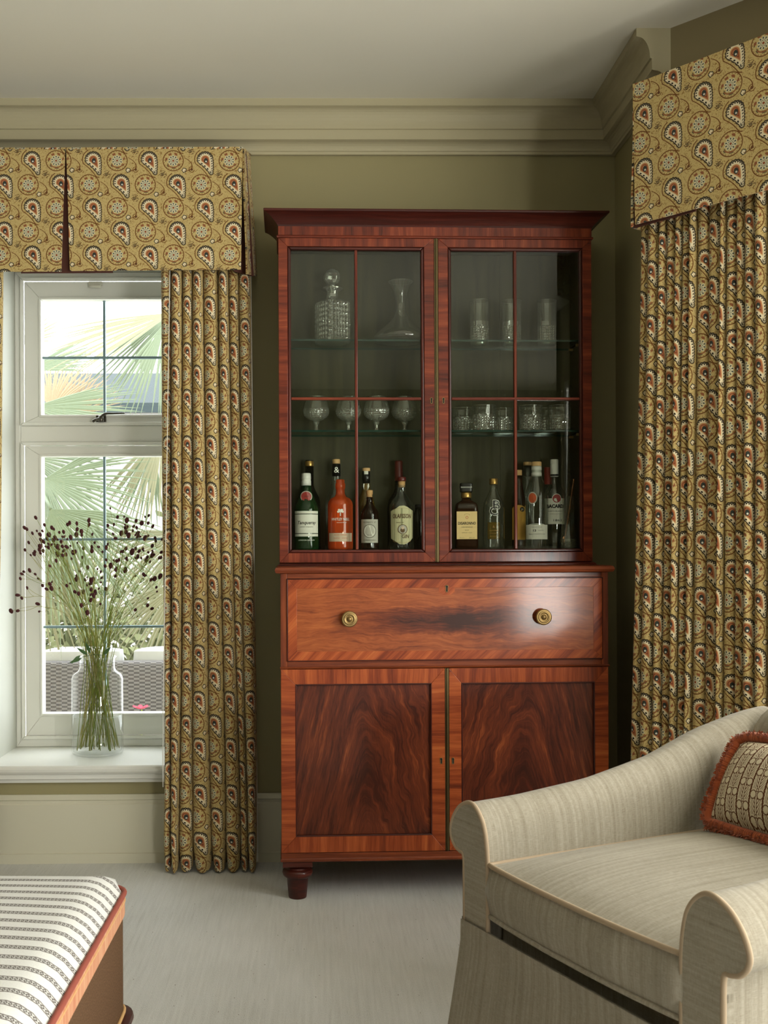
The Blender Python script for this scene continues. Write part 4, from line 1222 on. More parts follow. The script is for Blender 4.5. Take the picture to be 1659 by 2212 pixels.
# orange gin
b = bottle('flavoured_gin_bottle', 'orange red gin bottle with white lettering and pink label', 735.5, FRONT)
R = 0.043
body(b, [(0.036, 0.0), (0.042, 0.003), (R, 0.010), (R, hz(1092)), (0.041, hz(1085)), (0.033, hz(1078)), (0.020, hz(1074)), (0.0155, hz(1068)), (0.0145, hz(1058)), (0.0172, hz(1056)), (0.0172, hz(1046)), (0.0145, hz(1044)), (0.0150, hz(1039)), (0.012, hz(1037))], 'blood_orange')
lb = label_patch(b, R, 0.048, hz(1170), hz(1152), 'paper_pink')
words(lb, R, [('BLOOD ORANGE', 0.006, 0, hz(1156), 0.042), ('GIN  43%', 0.005, 0, hz(1163), 0.05)], 'ink_orange')
words(b, R, [('WHITLEY NEILL', 0.0125, 0.0, hz(1123), 0.066, 0, 0.0002), ('HANDCRAFTED GIN', 0.004, 0.004, hz(1130), 0.034)], 'ink_white')
m = MB()                                   # the white tree emblem
fn = curved(R, 0.001)
m.poly([fn(0.0015*sx, z) for sx, z in ((-1, hz(1116)), (1, hz(1116)), (1, hz(1108)), (-1, hz(1108)))])
for k, (x, z, rr) in enumerate(((0.0, hz(1105), 0.006), (-0.007, hz(1107), 0.0045), (0.007, hz(1107), 0.0045), (-0.004, hz(1103), 0.0045), (0.005, hz(1103), 0.0045))):
    m.poly([fn(x+rr*math.cos(2*math.pi*q/12), z+rr*0.8*math.sin(2*math.pi*q/12)) for q in range(12)])
m.build('tree_emblem', 'ink_white', b, recalc=False)
# tall bottle behind the small brown one
b = bottle('liqueur_bottle', 'slim yellow bottle with white collar labels behind the small brown bottle', 791.5, BACK)
body(b, [(0.028, 0.0), (0.032, 0.003), (0.032, 0.15), (0.026, 0.18), (0.0165, 0.205), (0.0135, 0.225), (0.0135, hz(1019, 1))], 'yellow_glass')
turned(b, 'cap', [(0.0138, hz(1019, 1)), (0.0142, hz(1018, 1)), (0.0142, hz(1013, 1)), (0.013, hz(1012, 1))], 'wood_cap')
turned(b, 'neck_foil', [(0.0139, hz(1045, 1)), (0.0139, hz(1019, 1))], 'cap_black')
label_patch(b, 0.0142, 0.0075, hz(1026, 1), hz(1019, 1), 'paper', 'neck_label')
m = MB(); fn = curved(0.0150, 0.0006)
m.poly([fn(x, z) for x, z in ((-0.007, hz(1060, 1)), (0.005, hz(1060, 1)), (0.0115, hz(1052, 1)), (0.010, hz(1046, 1)), (-0.010, hz(1046, 1)), (-0.0115, hz(1052, 1)))]); m.build('neck_badge', 'paper', b, recalc=False)
# small brown bottle
b = bottle('small_gin_bottle', 'small brown bottle with cork stopper and square grey label', 798.5, FRONT)
R = 0.0315
body(b, [(0.027, 0.0), (0.031, 0.003), (R, 0.007), (R, hz(1112)), (0.029, hz(1105)), (0.020, hz(1097)), (0.0125, hz(1090)), (0.0108, hz(1082)), (0.0112, hz(1075))], 'brown_glass')
turned(b, 'cork_stopper', [(0.0095, hz(1077)), (0.0098, hz(1070)), (0.0115, hz(1068)), (0.0115, hz(1061)), (0.010, hz(1060))], 'cork')
lb = label_patch(b, R, 0.035, hz(1173), hz(1123), 'paper_grey')
ring_mark(lb, R, 0.0, hz(1148), 0.0235, 0.0018, 'ink_grey'); disc(lb, R, 0.0, hz(1148), 0.0195, 'paper', 'label_roundel', off=0.0009)
words(lb, R, [('MONKEY 47', 0.0082, 0, hz(1129.5), 0.046), ('SCHWARZWALD', 0.0062, 0, hz(1167.5), 0.046), ('DRY GIN', 0.0046, 0, hz(1156.5), 0.016)], 'ink_grey', off=0.0013)
# olive-labelled gin
b = bottle('craft_gin_bottle', 'clear gin bottle with red topped cork and ornate olive label', 868, FRONT)
R = 0.0425
body(b, [(0.036, 0.0), (0.041, 0.003), (R, 0.008), (R, hz(1100)), (0.0405, hz(1092)), (0.033, hz(1083)), (0.020, hz(1073)), (0.0150, hz(1064)), (0.0142, hz(1052)), (0.0165, hz(1050))], 'clear')
turned(b, 'cork_stopper', [(0.0118, hz(1054)), (0.0128, hz(1041))], 'cork'); turned(b, 'stopper_top', [(0.0150, hz(1041)), (0.0155, hz(1039)), (0.0155, hz(1033)), (0.014, hz(1032))], 'cap_red')
m = MB(); fn = curved(R, 0.0005)
up = [(-0.046, hz(1106)), (-0.034, hz(1103)), (-0.02, hz(1100)), (-0.008, hz(1095)), (0.008, hz(1094)), (0.02, hz(1097)), (0.034, hz(1102)), (0.046, hz(1105))]
lo = [(-0.044, hz(1164)), (-0.034, hz(1167)), (-0.02, hz(1171)), (-0.008, hz(1176)), (0.008, hz(1177)), (0.02, hz(1174)), (0.034, hz(1168)), (0.044, hz(1163))]
m.grid([[fn(*p) for p in lo], [fn(*p) for p in up]], smooth=True); lb = m.build('label', 'paper_olive', b, recalc=False)
words(lb, R, [('OLAFSSON', 0.0205, 0, hz(1117), 0.068, 0.1, 0.0006), ('Icelandic', 0.0065, -0.006, hz(1130), 0.026, 0.3), ('GIN', 0.017, 0.012, hz(1160), 0.026, 0.15, 0.0004)], 'ink_brown', off=0.0011)
ring_mark(lb, R, 0.003, hz(1144.5), 0.0165, 0.002, 'ink_brown', off=0.0012); disc(lb, R, 0.003, hz(1144.5), 0.0142, 'paper_grey', 'label_roundel', off=0.0010)
disc(lb, R, 0.003, hz(1146.5), 0.0075, 'ink_brown', 'portrait_beard', off=0.0014, rz=1.1); disc(lb, R, 0.003, hz(1141.5), 0.005, 'paper_pink', 'portrait_face', off=0.0016)
ring_mark(lb, R, 0.0, hz(1104), 0.030, 0.0022, 'ink_gold', off=0.0012, rz=0.24, a0=0.1, a1=math.pi-0.1, nm='scroll_mark'); ring_mark(lb, R, 0.0, hz(1168), 0.034, 0.0022, 'ink_gold', off=0.0012, rz=0.25, a0=math.pi+0.1, a1=2*math.pi-0.1, nm='scroll_mark')
# red wax bottle behind
b = bottle('whisky_bottle', 'dark bottle with tall red wax neck behind the olive labelled gin', 862, BACK)
body(b, [(0.036, 0.0), (0.041, 0.004), (0.041, 0.15), (0.036, 0.175), (0.020, 0.20), (0.0148, 0.215), (0.0142, hz(1034, 1))], 'black_glass')
turned(b, 'wax_cap', [(0.0152, hz(1040, 1)), (0.0155, hz(1032, 1)), (0.0140, hz(1012, 1)), (0.0146, hz(1000, 1)), (0.0135, hz(996.5, 1))], 'cap_red')
# dim dark bottle in the corner by the middle stile
b = bottle('ribbed_bottle', 'squat near black ribbed bottle beside the middle stile', 903, BACK-0.01)
m = MB(); m.lathe([(0.020, 0.0), (0.024, 0.003), (0.024, hz(1130, 1)), (0.020, hz(1118, 1)), (0.011, hz(1106, 1)), (0.010, hz(1098, 1))], 36, mod=lambda th, r, z: r*(1+0.03*math.sin(14*th+z*60))); m.build('bottle_glass', 'black_glass', b)
turned(b, 'cap', [(0.0105, hz(1098, 1)), (0.0108, hz(1092, 1)), (0.009, hz(1091, 1))], 'cap_black')
# square amaretto bottle
b = bottle('square_liqueur_bottle', 'square amber liqueur bottle with black cap and cream label', 1007.5, FRONT, 0.05)
hs = 0.0415
body(b, [(0.030, 0.0), (0.0365, 0.003), (0.0395, 0.008), (0.0395, hz(1102)), (0.038, hz(1094)), (0.034, hz(1089)), (0.018, hz(1083)), (0.0135, hz(1078))], 'amber_glass', 64, sq(7.0))
turned(b, 'gold_collar', [(0.0175, hz(1077.5)), (0.0182, hz(1075)), (0.0178, hz(1067)), (0.016, hz(1065.5))], 'cap_gold')
m = MB(); m.lathe([(0.0190, hz(1065)), (0.0215, hz(1064)), (0.0225, hz(1047)), (0.020, hz(1045.5))], 48, sq=sq(6.0)); cp = m.build('cap', 'cap_black', b, bevel=0.001)
words(cp, 0.0226, [('DISARONNO', 0.0062, 0, hz(1055), 0.038)], 'ink_white', off=0.0006, flat=True)
lb = label_patch(b, 0.0397, 0.0350, hz(1166), hz(1107), 'paper_cream', flat=True)
words(lb, 0.0397, [('DISARONNO', 0.0135, 0, hz(1132.5), 0.060, 0, 0.0003), ('ORIGINALE', 0.0048, 0, hz(1140.5), 0.038), ('VELVET', 0.004, 0, hz(1147), 0.014), ('SINCE 1525', 0.0034, 0, hz(1152.5), 0.034), ('70 cl e          28% vol', 0.004, 0, hz(1163), 0.05)], 'ink', flat=True)
ring_mark(lb, 0.0397, 0, hz(1120), 0.0046, 0.0014, 'ink_orange', flat=True); ring_mark(lb, 0.0397, 0, hz(1116), 0.010, 0.0010, 'ink_gold', flat=True, rz=0.7, a0=0.2, a1=math.pi-0.2)
# clear bottle with the entwined initials
b = bottle('clear_spirit_bottle', 'clear bottle with gold cap and large outlined initials', 1066.5, FRONT+0.004)
R = 0.0375
body(b, [(0.032, 0.0), (0.036, 0.003), (R, 0.008), (R, hz(1100)), (0.035, hz(1088)), (0.025, hz(1076)), (0.0155, hz(1064)), (0.0125, hz(1055)), (0.0125, hz(1047))], 'clear')
turned(b, 'cap', [(0.0142, hz(1048)), (0.0145, hz(1047)), (0.0145, hz(1036.5)), (0.013, hz(1035.5))], 'cap_gold')
words(b, R, [('B', 0.044, 0.009, hz(1094), 0.027, 0, 0.0022)], 'ink_white', off=0.0004); words(b, R, [('B', 0.044, 0.009, hz(1094), 0.024, 0, 0.0006)], 'cap_black', off=0.0009)
words(b, R, [('C', 0.042, 0.0, hz(1107), 0.030, 0, 0.0022)], 'ink_white', off=0.0012); words(b, R, [('C', 0.042, 0.0, hz(1107), 0.0275, 0, 0.0006)], 'cap_black', off=0.0016)
lb = label_patch(b, R, 0.022, hz(1166), hz(1130), 'yellow_glass')
words(lb, R, [('&', 0.012, 0, hz(1140), 0.008), ('HAND CRAFTED', 0.0036, 0, hz(1148), 0.028), ('SMALL BATCH', 0.0036, 0, hz(1154), 0.026), ('DISTILLED', 0.0036, 0, hz(1160), 0.024)], 'ink_gold')
# yellow-labelled bottle behind the bar
b = bottle('rum_bottle', 'bottle with yellow label and pale stopper half hidden by the glazing bar', 1121, BACK-0.030)
R = 0.0245
body(b, [(0.020, 0.0), (0.024, 0.003), (R, 0.007), (R, hz(1092, 1)), (0.022, hz(1078, 1)), (0.016, hz(1060, 1)), (0.0125, hz(1046, 1)), (0.0125, hz(1030, 1))], 'amber_glass')
turned(b, 'stopper', [(0.0115, hz(1030, 1)), (0.0118, hz(1028, 1)), (0.0118, hz(1019, 1)), (0.010, hz(1018, 1))], 'wood_cap')
m = MB(); fn = curved(R, 0.0005); n_ = 12
m.grid([[fn(-0.030+0.060*k/n_, hz(1168, 1)) for k in range(n_+1)], [fn(-0.030+0.060*k/n_, hz(1101, 1)+0.012*math.sin(math.pi*k/n_)) for k in range(n_+1)]]); lb = m.build('label', 'paper_yellow', b, recalc=False)
disc(lb, R, 0.012, hz(1103, 1), 0.0085, 'ink', 'label_roundel', off=0.001); words(lb, R, [('N', 0.008, 0.012, hz(1103, 1), 0.006)], 'ink_white', off=0.0014)
# clear bottle with black neck
b = bottle('tequila_bottle', 'clear bottle with black neck and pale wood stopper beside the glazing bar', 1140, BACK+0.008)
body(b, [(0.022, 0.0), (0.026, 0.004), (0.026, hz(1085, 1)), (0.025, hz(1066, 1)), (0.020, hz(1046, 1)), (0.0160, hz(1032, 1)), (0.0150, hz(1006, 1))], 'clear')
turned(b, 'neck_wrap', [(0.0152, hz(1030, 1)), (0.0152, hz(1007.5, 1))], 'cap_black'); turned(b, 'stopper', [(0.0148, hz(1008, 1)), (0.0150, hz(1000, 1)), (0.013, hz(999, 1))], 'wood_cap')
# clear bottle with white neck, orange seal and white label
b = bottle('rye_bottle', 'clear bottle with white neck, orange round seal and low white label', 1159.5, FRONT)
R = 0.0405
body(b, [(0.034, 0.0), (0.039, 0.003), (R, 0.008), (R, hz(1078)), (0.038, hz(1066)), (0.029, hz(1048)), (0.0205, hz(1037)), (0.0172, hz(1028)), (0.0172, hz(1009))], 'clear')
turned(b, 'neck_wrap', [(0.0178, hz(1031)), (0.0178, hz(1024)), (0.0170, hz(1023)), (0.0170, hz(1018)), (0.0178, hz(1017)), (0.0172, hz(1009))], 'cap_white')
turned(b, 'stopper', [(0.0168, hz(1009)), (0.0172, hz(1008)), (0.0172, hz(1000.5)), (0.015, hz(999.5))], 'wood_cap')
s = disc(b, R, -0.0145, hz(1078.5), 0.0168, 'paper_grey', rz=1.25); disc(s, R, -0.0145, hz(1078.5), 0.0135, 'ink_orange', 'seal_centre', off=0.0012, rz=1.25)
lb = label_patch(b, R, 0.044, hz(1167), hz(1136), 'paper'); disc(lb, R, 0.0, hz(1137), 0.030, 'paper', 'label_crest', off=0.0005, rz=0.22)
words(lb, R, [('13', 0.0105, -0.008, hz(1148.5), 0.010, 0, 0.0003), ('SMALL BATCH GIN', 0.0040, 0, hz(1141), 0.036), ('London Dry', 0.0042, 0.014, hz(1148), 0.020), ('HIGHLY SMOOTH GIN', 0.0042, 0, hz(1156), 0.060)], 'ink')
# white rum
b = bottle('white_rum_bottle', 'clear rum bottle with white cap, red roundel and white label', 1198, FRONT+0.052)
R = 0.0385
body(b, [(0.033, 0.0), (0.037, 0.003), (R, 0.008), (R, hz(1078)), (0.036, hz(1066)), (0.024, hz(1054)), (0.0155, hz(1046)), (0.0128, hz(1038)), (0.0128, hz(1028))], 'clear')
turned(b, 'cap', [(0.0138, hz(1030)), (0.0142, hz(1029)), (0.0142, hz(1004)), (0.0134, hz(1003)), (0.0142, hz(1001)), (0.0140, hz(993)), (0.0125, hz(992))], 'cap_white')
turned(b, 'cap_band', [(0.0144, hz(1028.5)), (0.0144, hz(1024.5))], 'cap_black')
lb = label_patch(b, R, 0.040, hz(1134), hz(1078), 'paper')
s = disc(lb, R, 0.008, hz(1078.5), 0.0165, 'paper', 'label_roundel', off=0.0007); disc(lb, R, 0.008, hz(1078.5), 0.0145, 'ink_red', 'seal_centre', off=0.0012)
words(lb, R, [('BACARDI', 0.0165, 0.004, hz(1095.5), 0.062, 0, 0.0009), ('CARTA BLANCA', 0.0058, 0.004, hz(1106), 0.050), ('SUPERIOR WHITE RUM', 0.0030, 0.004, hz(1112), 0.04), ('1862', 0.011, 0.010, hz(1126), 0.03)], 'ink', off=0.0015)
# red-capped bottle behind
b = bottle('vermouth_bottle', 'dark bottle with red cap behind the white rum', 1184.5, BACK+0.016)
body(b, [(0.016, 0.0), (0.019, 0.004), (0.019, 0.15), (0.0185, 0.18), (0.0165, 0.212), (0.0135, 0.228), (0.0135, hz(1046, 1))], 'black_glass')
turned(b, 'cap', [(0.0135, hz(1048, 1)), (0.0140, hz(1046, 1)), (0.0138, hz(1012, 1)), (0.0125, hz(1010.5, 1))], 'ink_red')
# mixing glass and its twisted spoon
w = stand(1227.5, zfl+0.0005, FRONT-0.006, 1150)
g = thing('mixing_glass', 'tall clear mixing glass with heavy base at the right of the bottles', 'glass', w)
m = MB(); m.lathe([(0.0001, 0.0), (0.026, 0.0), (0.031, 0.002), (0.032, 0.010), (0.0315, 0.036), (0.028, 0.046), (0.0235, 0.06), (0.022, 0.10), (0.019, 0.16), (0.018, 0.185)], 40, cap=False); m.build('body', 'clear', g)
m = MB(); m.lathe([(0.0001, 0.004), (0.027, 0.004), (0.029, 0.026), (0.024, 0.035), (0.0001, 0.037)], 18, smooth=False); m.build('heavy_base', 'crystal', g)
a_ = stand(1221, zfl, FRONT-0.006, 1150); c_ = CW((PP(1239.5, 1037, _co+_cn*0.262, _cn)-_co).dot(_cx), 0.262, 0); top = Vector((c_.x, c_.y, P(1239.5, 1037, c_.y).z))
bot = Vector((a_.x, a_.y, zfl+0.044))
m = MB()
for ph in (0.0, math.pi):
    pts = []
    ax_ = (top-bot); L_ = ax_.length; d_ = ax_.normalized(); n1 = d_.orthogonal().normalized(); n2 = d_.cross(n1)
    for k in range(121):
        s = k/120; an = s*L_/0.016*2*math.pi+ph; pts.append(bot+ax_*s+(n1*math.cos(an)+n2*math.sin(an))*0.0016)
    m.tube(pts, 0.0014, 5)
m.lathe([(0.0001, -0.004), (0.003, -0.003), (0.0035, 0.0), (0.003, 0.003), (0.0001, 0.004)], 10, tuple(top))
for k in range(1):
    rows = []
    for i in range(7):
        a1 = math.pi*i/6; rows.append([bot+Vector((0.0085*math.sin(a1)*math.cos(q*math.pi/4)*1.0-0.004, 0.003*math.sin(a1)*math.sin(q*math.pi/4), -0.012+0.014*-math.cos(a1)*-1.0)) for q in range(8)])
    m.grid(rows, close_u=True)
sp = m.build('bar_spoon', 'copper'); tag(sp, 'twisted copper bar spoon leaning in the mixing glass', 'spoon')
# ------------------------------------------------------------------ curtains and pelmets
def hang(root, name, o, d, n, tops, bots, z0, z1, amp, mat, rows=44, per=14, u0=0.0, v0=0.0, hem=0.0, amp_bot=None, wave=0.004, seed=1, tuck=0.022):
    """cloth in tube-like folds between tops[k], tops[k+1] (metres along d from o); n points into the room"""
    rnd = random.Random(seed)
    o, d, n = Vector(o), Vector(d), Vector(n)
    nf = len(tops)-1
    ph = [rnd.random()*6.28 for _ in range(nf+1)]
    am = [amp*(0.8+0.45*rnd.random()) for _ in range(nf)]
    hm = [hem*(0.3+0.7*rnd.random()) for _ in range(nf)]
    ang = [math.radians(-28+236*j/per) for j in range(per+1)]
    us = []
    for k in range(nf):                   # each fold shows its own stretch of the print; the rest is gathered behind
        w = (tops[k+1]-tops[k]+bots[k+1]-bots[k])/2
        last = None; acc = 0.0; col = []
        for a in ang:                     # arc length measured half way down
            p = (-w*0.52*math.cos(a), am[k]*math.sin(a))
            if last: acc += math.hypot(p[0]-last[0], p[1]-last[1])
            last = p; col.append(acc)
        mid = u0+k*0.0969+rnd.uniform(-0.012, 0.012)
        us += [c_-acc/2+mid for c_ in col]
    allr, uvs = [], []
    for i in range(rows+1):
        s = i/rows                       # 0 top, 1 bottom
        z = lerp(z1, z0, s)
        row = []; uv = []
        edge = [lerp(tops[k], bots[k], s**1.3)+wave*math.sin(9.3*s+ph[k])*s for k in range(nf+1)]
        for k in range(nf):
            w = edge[k+1]-edge[k]; c = (edge[k+1]+edge[k])/2
            a_ = am[k]*lerp(1.0, (amp_bot or amp)/amp, s)*(1.0+0.12*math.sin(9*s+ph[k]))
            kx = 0.52
            q = max(0.0, (s-0.90)/0.10)
            if q > 0:                     # the folds swell and round off at the hem
                a_ *= 1.0+0.30*math.sin(q*math.pi*0.8)-0.30*q**3; kx *= 1.0+0.06*math.sin(q*math.pi)-0.22*q**3
            for j, a in enumerate(ang):
                x = c-w*kx*math.cos(a); y = a_*math.sin(a)
                zz = z+(hm[k]*(1-math.sin(a))*q*q if q > 0 else 0.0)
                p = o+d*x+n*y; row.append((p.x, p.y, zz)); uv.append((us[k*(per+1)+j], zz-v0))
        allr.append(row); uvs.append(uv)
    m = MB(); m.grid(allr, uvs, True)
    return m.build(name, mat, root)
# left window
YP = 3.75                                   # front of the left pelmet
PZ1, PZ0 = P(330, 320, YP).z, P(330, 585, YP).z
ref = P(203, 353, YP)                       # a teardrop of the print sits here
YCU = 3.838
cu = thing('curtain', 'long paisley curtain hanging in folds between the window and the cabinet', 'curtain', (0, 0, 0))
def ux(px, py): return P(px, py, YCU).x
t_px = [349, 371, 396, 417, 440, 472, 494, 516, 541]
b_px = [358, 372, 390, 419, 459, 490, 521, 536, 557]
tops = [ux(p, 620) for p in t_px]; bots = [ux(p, 1860) for p in b_px]
hang(cu, 'cloth', (0, YCU, 0), (1, 0, 0), (0, -1, 0), tops, bots, 0.006, PZ0+0.10, 0.044, 'paisley', u0=-0.003, v0=ref.z, hem=0.020, amp_bot=0.050, seed=3, rows=64)
m = MB(); pts = []
for s in [k/30 for k in range(31)]:
    py = lerp(575, 1700, s); px = lerp(367, 352, min(1, s*1.15)); q = P(px, py, YCU-0.045); pts.append(q)
m.tube(pts, 0.0016, 5); m.build('lining_edge', 'white_lining', cu)
m = MB(); hh = [Vector((ux(t_px[0], 620)-0.004, YCU+0.012, z)) for z in (PZ0+0.1, 0.02)]
m.grid([[(hh[0].x, YCU+0.028, hh[0].z), (tops[-1], YCU+0.028, hh[0].z)], [(bots[0], YCU+0.028, hh[1].z), (bots[-1], YCU+0.028, hh[1].z)]]); m.build('lining', 'white_lining', cu)
# its partner, only an edge of which shows
cu2 = thing('curtain', 'paisley curtain edge at the far side of the window', 'curtain', (0, 0, 0))
e0 = P(7, 640, YCU).x
tops = [e0-0.03*k for k in range(9)][::-1]; bots = [e0-0.04-0.033*k for k in range(9)][::-1]
hang(cu2, 'cloth', (0, YCU, 0), (1, 0, 0), (0, -1, 0), tops, bots, 0.006, PZ0+0.10, 0.026, 'paisley', u0=-0.003, v0=ref.z, hem=0.012, seed=8)

def panel(root, name, quad, uvq, mat, th=0.006, nx=10, nz=8, bulge=0.0, nrm=(0, -1, 0)):
    """a soft cloth panel through four corners: bl, br, tr, tl"""
    bl, br, tr, tl = [Vector(p) for p in quad]; nrm = Vector(nrm)
    rows, uv = [], []
    for i in range(nz+1):
        s = i/nz; a = bl.lerp(tl, s); b = br.lerp(tr, s); ua = [lerp(uvq[0][q], uvq[3][q], s) for q in (0, 1)]; ub = [lerp(uvq[1][q], uvq[2][q], s) for q in (0, 1)]
        rows.append([a.lerp(b, j/nx)+nrm*(bulge*math.sin(math.pi*j/nx)*(1-s*0.5)+0.0012*math.sin(j*1.9+i)) for j in range(nx+1)])
        uv.append([(lerp(ua[0], ub[0], j/nx), lerp(ua[1], ub[1], j/nx)) for j in range(nx+1)])
    m = MB(); m.grid(rows, uv, True)
    back = [[p-nrm*th for p in r] for r in rows]
    m.grid(back, uv, True, flip=True)
    for (A, B, u) in ((rows[0], back[0], uv[0]), (rows[-1], back[-1], uv[-1])): m.grid([A, B], [u, u], False)
    for j in (0, -1): m.grid([[r[j] for r in rows], [r[j] for r in back]], [[u[j] for u in uv], [u[j] for u in uv]], False)
    return m.build(name, mat, root)
pel = thing('pelmet', 'paisley box pleated pelmet with brown pleat above the garden window', 'pelmet', (0, 0, 0))
def pq(px, py, Y=YP): return P(px, py, Y)
def uvp(p): return (p.x-ref.x, p.z-ref.z)
def front(pxs_b, pxs_t, yb, yt):
    q = [pq(pxs_b[0], yb[0]), pq(pxs_b[1], yb[1]), pq(pxs_t[1], yt[1]), pq(pxs_t[0], yt[0])]
    return q
q = front((151, 520.5), (143, 524), (585, 582), (322, 320)); panel(pel, 'front_panel', q, [uvp(p) for p in q], 'paisley', nx=14)
ql = [pq(-250, 587), pq(132, 586), pq(140.5, 322), pq(-250, 322)]; panel(pel, 'front_panel', ql, [(uvp(p)[0]+0.017, uvp(p)[1]) for p in ql], 'paisley', nx=12)
# the inverted pleat and the lining that shows below
def insert(px0b, px1b, px0t, px1t, yb0, yb1, yt):
    q = [pq(px0b, yb0, YP+0.014), pq(px1b, yb1, YP+0.014), pq(px1t, yt, YP+0.014), pq(px0t, yt, YP+0.014)]
    panel(pel, 'pleat_insert', q, [(0, 0)]*4, 'lining', nx=4, nz=4)
insert(45, 244, 100, 190, 590, 589, 326)
# right hand return with its pleat
qr = [Vector((pq(534, 594, YP-0.012).x, YP-0.012, pq(534, 594).z)), Vector((pq(556, 598, 3.93).x, 3.93, pq(556, 598, 3.93).z)), Vector((pq(541, 338, 3.93).x, 3.93, pq(541, 334, 3.93).z)), Vector((pq(526, 322).x, YP+0.002, pq(526, 321).z))]
Lr = (qr[1]-qr[0]).length
panel(pel, 'side_panel', qr, [(0.33, PZ0-ref.z), (0.33+Lr, PZ0-ref.z), (0.33+Lr, PZ1-ref.z), (0.33, PZ1-ref.z)], 'paisley', nx=6, nrm=(0.85, -0.5, 0), bulge=0.006)
qi = [pq(505, 586, YP+0.012), Vector((pq(548, 597, 3.80).x, 3.80, pq(548, 597, 3.80).z)), Vector((pq(532, 326, 3.80).x, 3.80, pq(532, 326, 3.80).z)), pq(515, 324, YP+0.012)]
panel(pel, 'pleat_insert', qi, [(0, 0)]*4, 'lining', nx=4, nz=4)
m = MB(); xl0, xr0 = pq(-250, 400).x, pq(526, 400).x
m.box(xl0, xr0-0.002, YP+0.022, YW-0.001, PZ1-0.022, PZ1-0.004); m.build('pelmet_board', 'lining', pel)
m = MB(); tp = [pq(-250, 321), pq(140, 320.5), pq(330, 319.5), pq(524, 319)]
m.tube(tp+[Vector((pq(541, 334, 3.92).x, 3.92, pq(541, 334, 3.92).z))], 0.0032, 6); m.build('top_piping', 'paisley', pel)

# bay pelmet and curtain
PA = math.radians(50.0)
pd = Vector((math.cos(PA), -math.sin(PA), 0)); pn = Vector((-math.sin(PA), -math.cos(PA), 0))
pc = P(1367, 182, 3.24); po = Vector((pc.x, pc.y, 0))
pel2 = thing('pelmet', 'paisley pelmet fixed across the bay above the gathered curtain', 'pelmet', (0, 0, 0))
def bq(px, py, off=0.0): return PP(px, py, po+pn*off, pn)
zt2, zb2 = pc.z, bq(1367, 486).z
Lp = 1.05
def bw_(s, z, off=0.0): p = po+pd*s+pn*off; return Vector((p.x, p.y, z))
rb = bq(1455, 172)                          # a teardrop of the print on the bay pelmet
rs = (Vector((rb.x, rb.y, 0))-po).dot(pd)
q = [bw_(0.006, zb2), bw_(Lp, zb2), bw_(Lp, zt2), bw_(0.0, zt2)]
panel(pel2, 'front_panel', q, [(s-rs, z-rb.z) for s, z in ((0.006, zb2), (Lp, zb2), (Lp, zt2), (0.0, zt2))], 'paisley', nx=24, nrm=pn)
q = [bw_(-0.012, zb2-0.004, -0.004), bw_(-0.016, zb2, -0.15), bw_(-0.006, zt2-0.01, -0.15), bw_(0.0, zt2, -0.002)]
q = q[::-1]; q = [q[3], q[2], q[1], q[0]]
panel(pel2, 'side_panel', q, [(-0.30, zb2-rb.z), (-0.15, zb2-rb.z), (-0.15, zt2-rb.z), (-0.30, zt2-rb.z)], 'paisley', nx=6, nrm=-pd, bulge=0.004)
q = [bw_(-0.006, zb2-0.006, -0.012), bw_(0.20, zb2-0.004, -0.010), bw_(0.20, zt2-0.01, -0.010), bw_(0.0, zt2-0.01, -0.010)]
panel(pel2, 'pleat_insert', q, [(0, 0)]*4, 'lining', nx=4, nz=4, nrm=pn)
m = MB(); a0, a1 = po+pd*0.005-pn*0.022, po+pd*Lp-pn*0.022; b0, b1 = po+pd*0.005-pn*0.135, po+pd*Lp-pn*0.10
m.hexa([(a0.x, a0.y, zt2-0.022), (a1.x, a1.y, zt2-0.022), (b1.x, b1.y, zt2-0.022), (b0.x, b0.y, zt2-0.022), (a0.x, a0.y, zt2-0.004), (a1.x, a1.y, zt2-0.004), (b1.x, b1.y, zt2-0.004), (b0.x, b0.y, zt2-0.004)])
m.build('pelmet_board', 'lining', pel2)
cu3 = thing('curtain', 'gathered paisley curtain hanging in the bay behind the armchair', 'curtain', (0, 0, 0))
co = po-pn*0.075
def cs(px, py): q = PP(px, py, co, pn); return (Vector((q.x, q.y, 0))-Vector((co.x, co.y, 0))).dot(pd)
bx = [1391, 1407, 1431, 1447, 1467, 1481, 1498, 1513, 1537, 1564, 1576, 1598, 1617, 1639, 1664, 1690, 1716, 1745]
tops = [cs(p, 520) for p in bx]
bb = [1359, 1381, 1409, 1427, 1446, 1461, 1477, 1492, 1520, 1548, 1562, 1586, 1608, 1633, 1662, 1692, 1724, 1756]
bots = [cs(p, 1700) for p in bb]
hang(cu3, 'cloth', co, pd, pn, tops, bots, 0.006, zb2+0.1, 0.030, 'paisley', u0=-0.003, v0=rb.z+0.03, hem=0.01, amp_bot=0.034, seed=5, per=12)

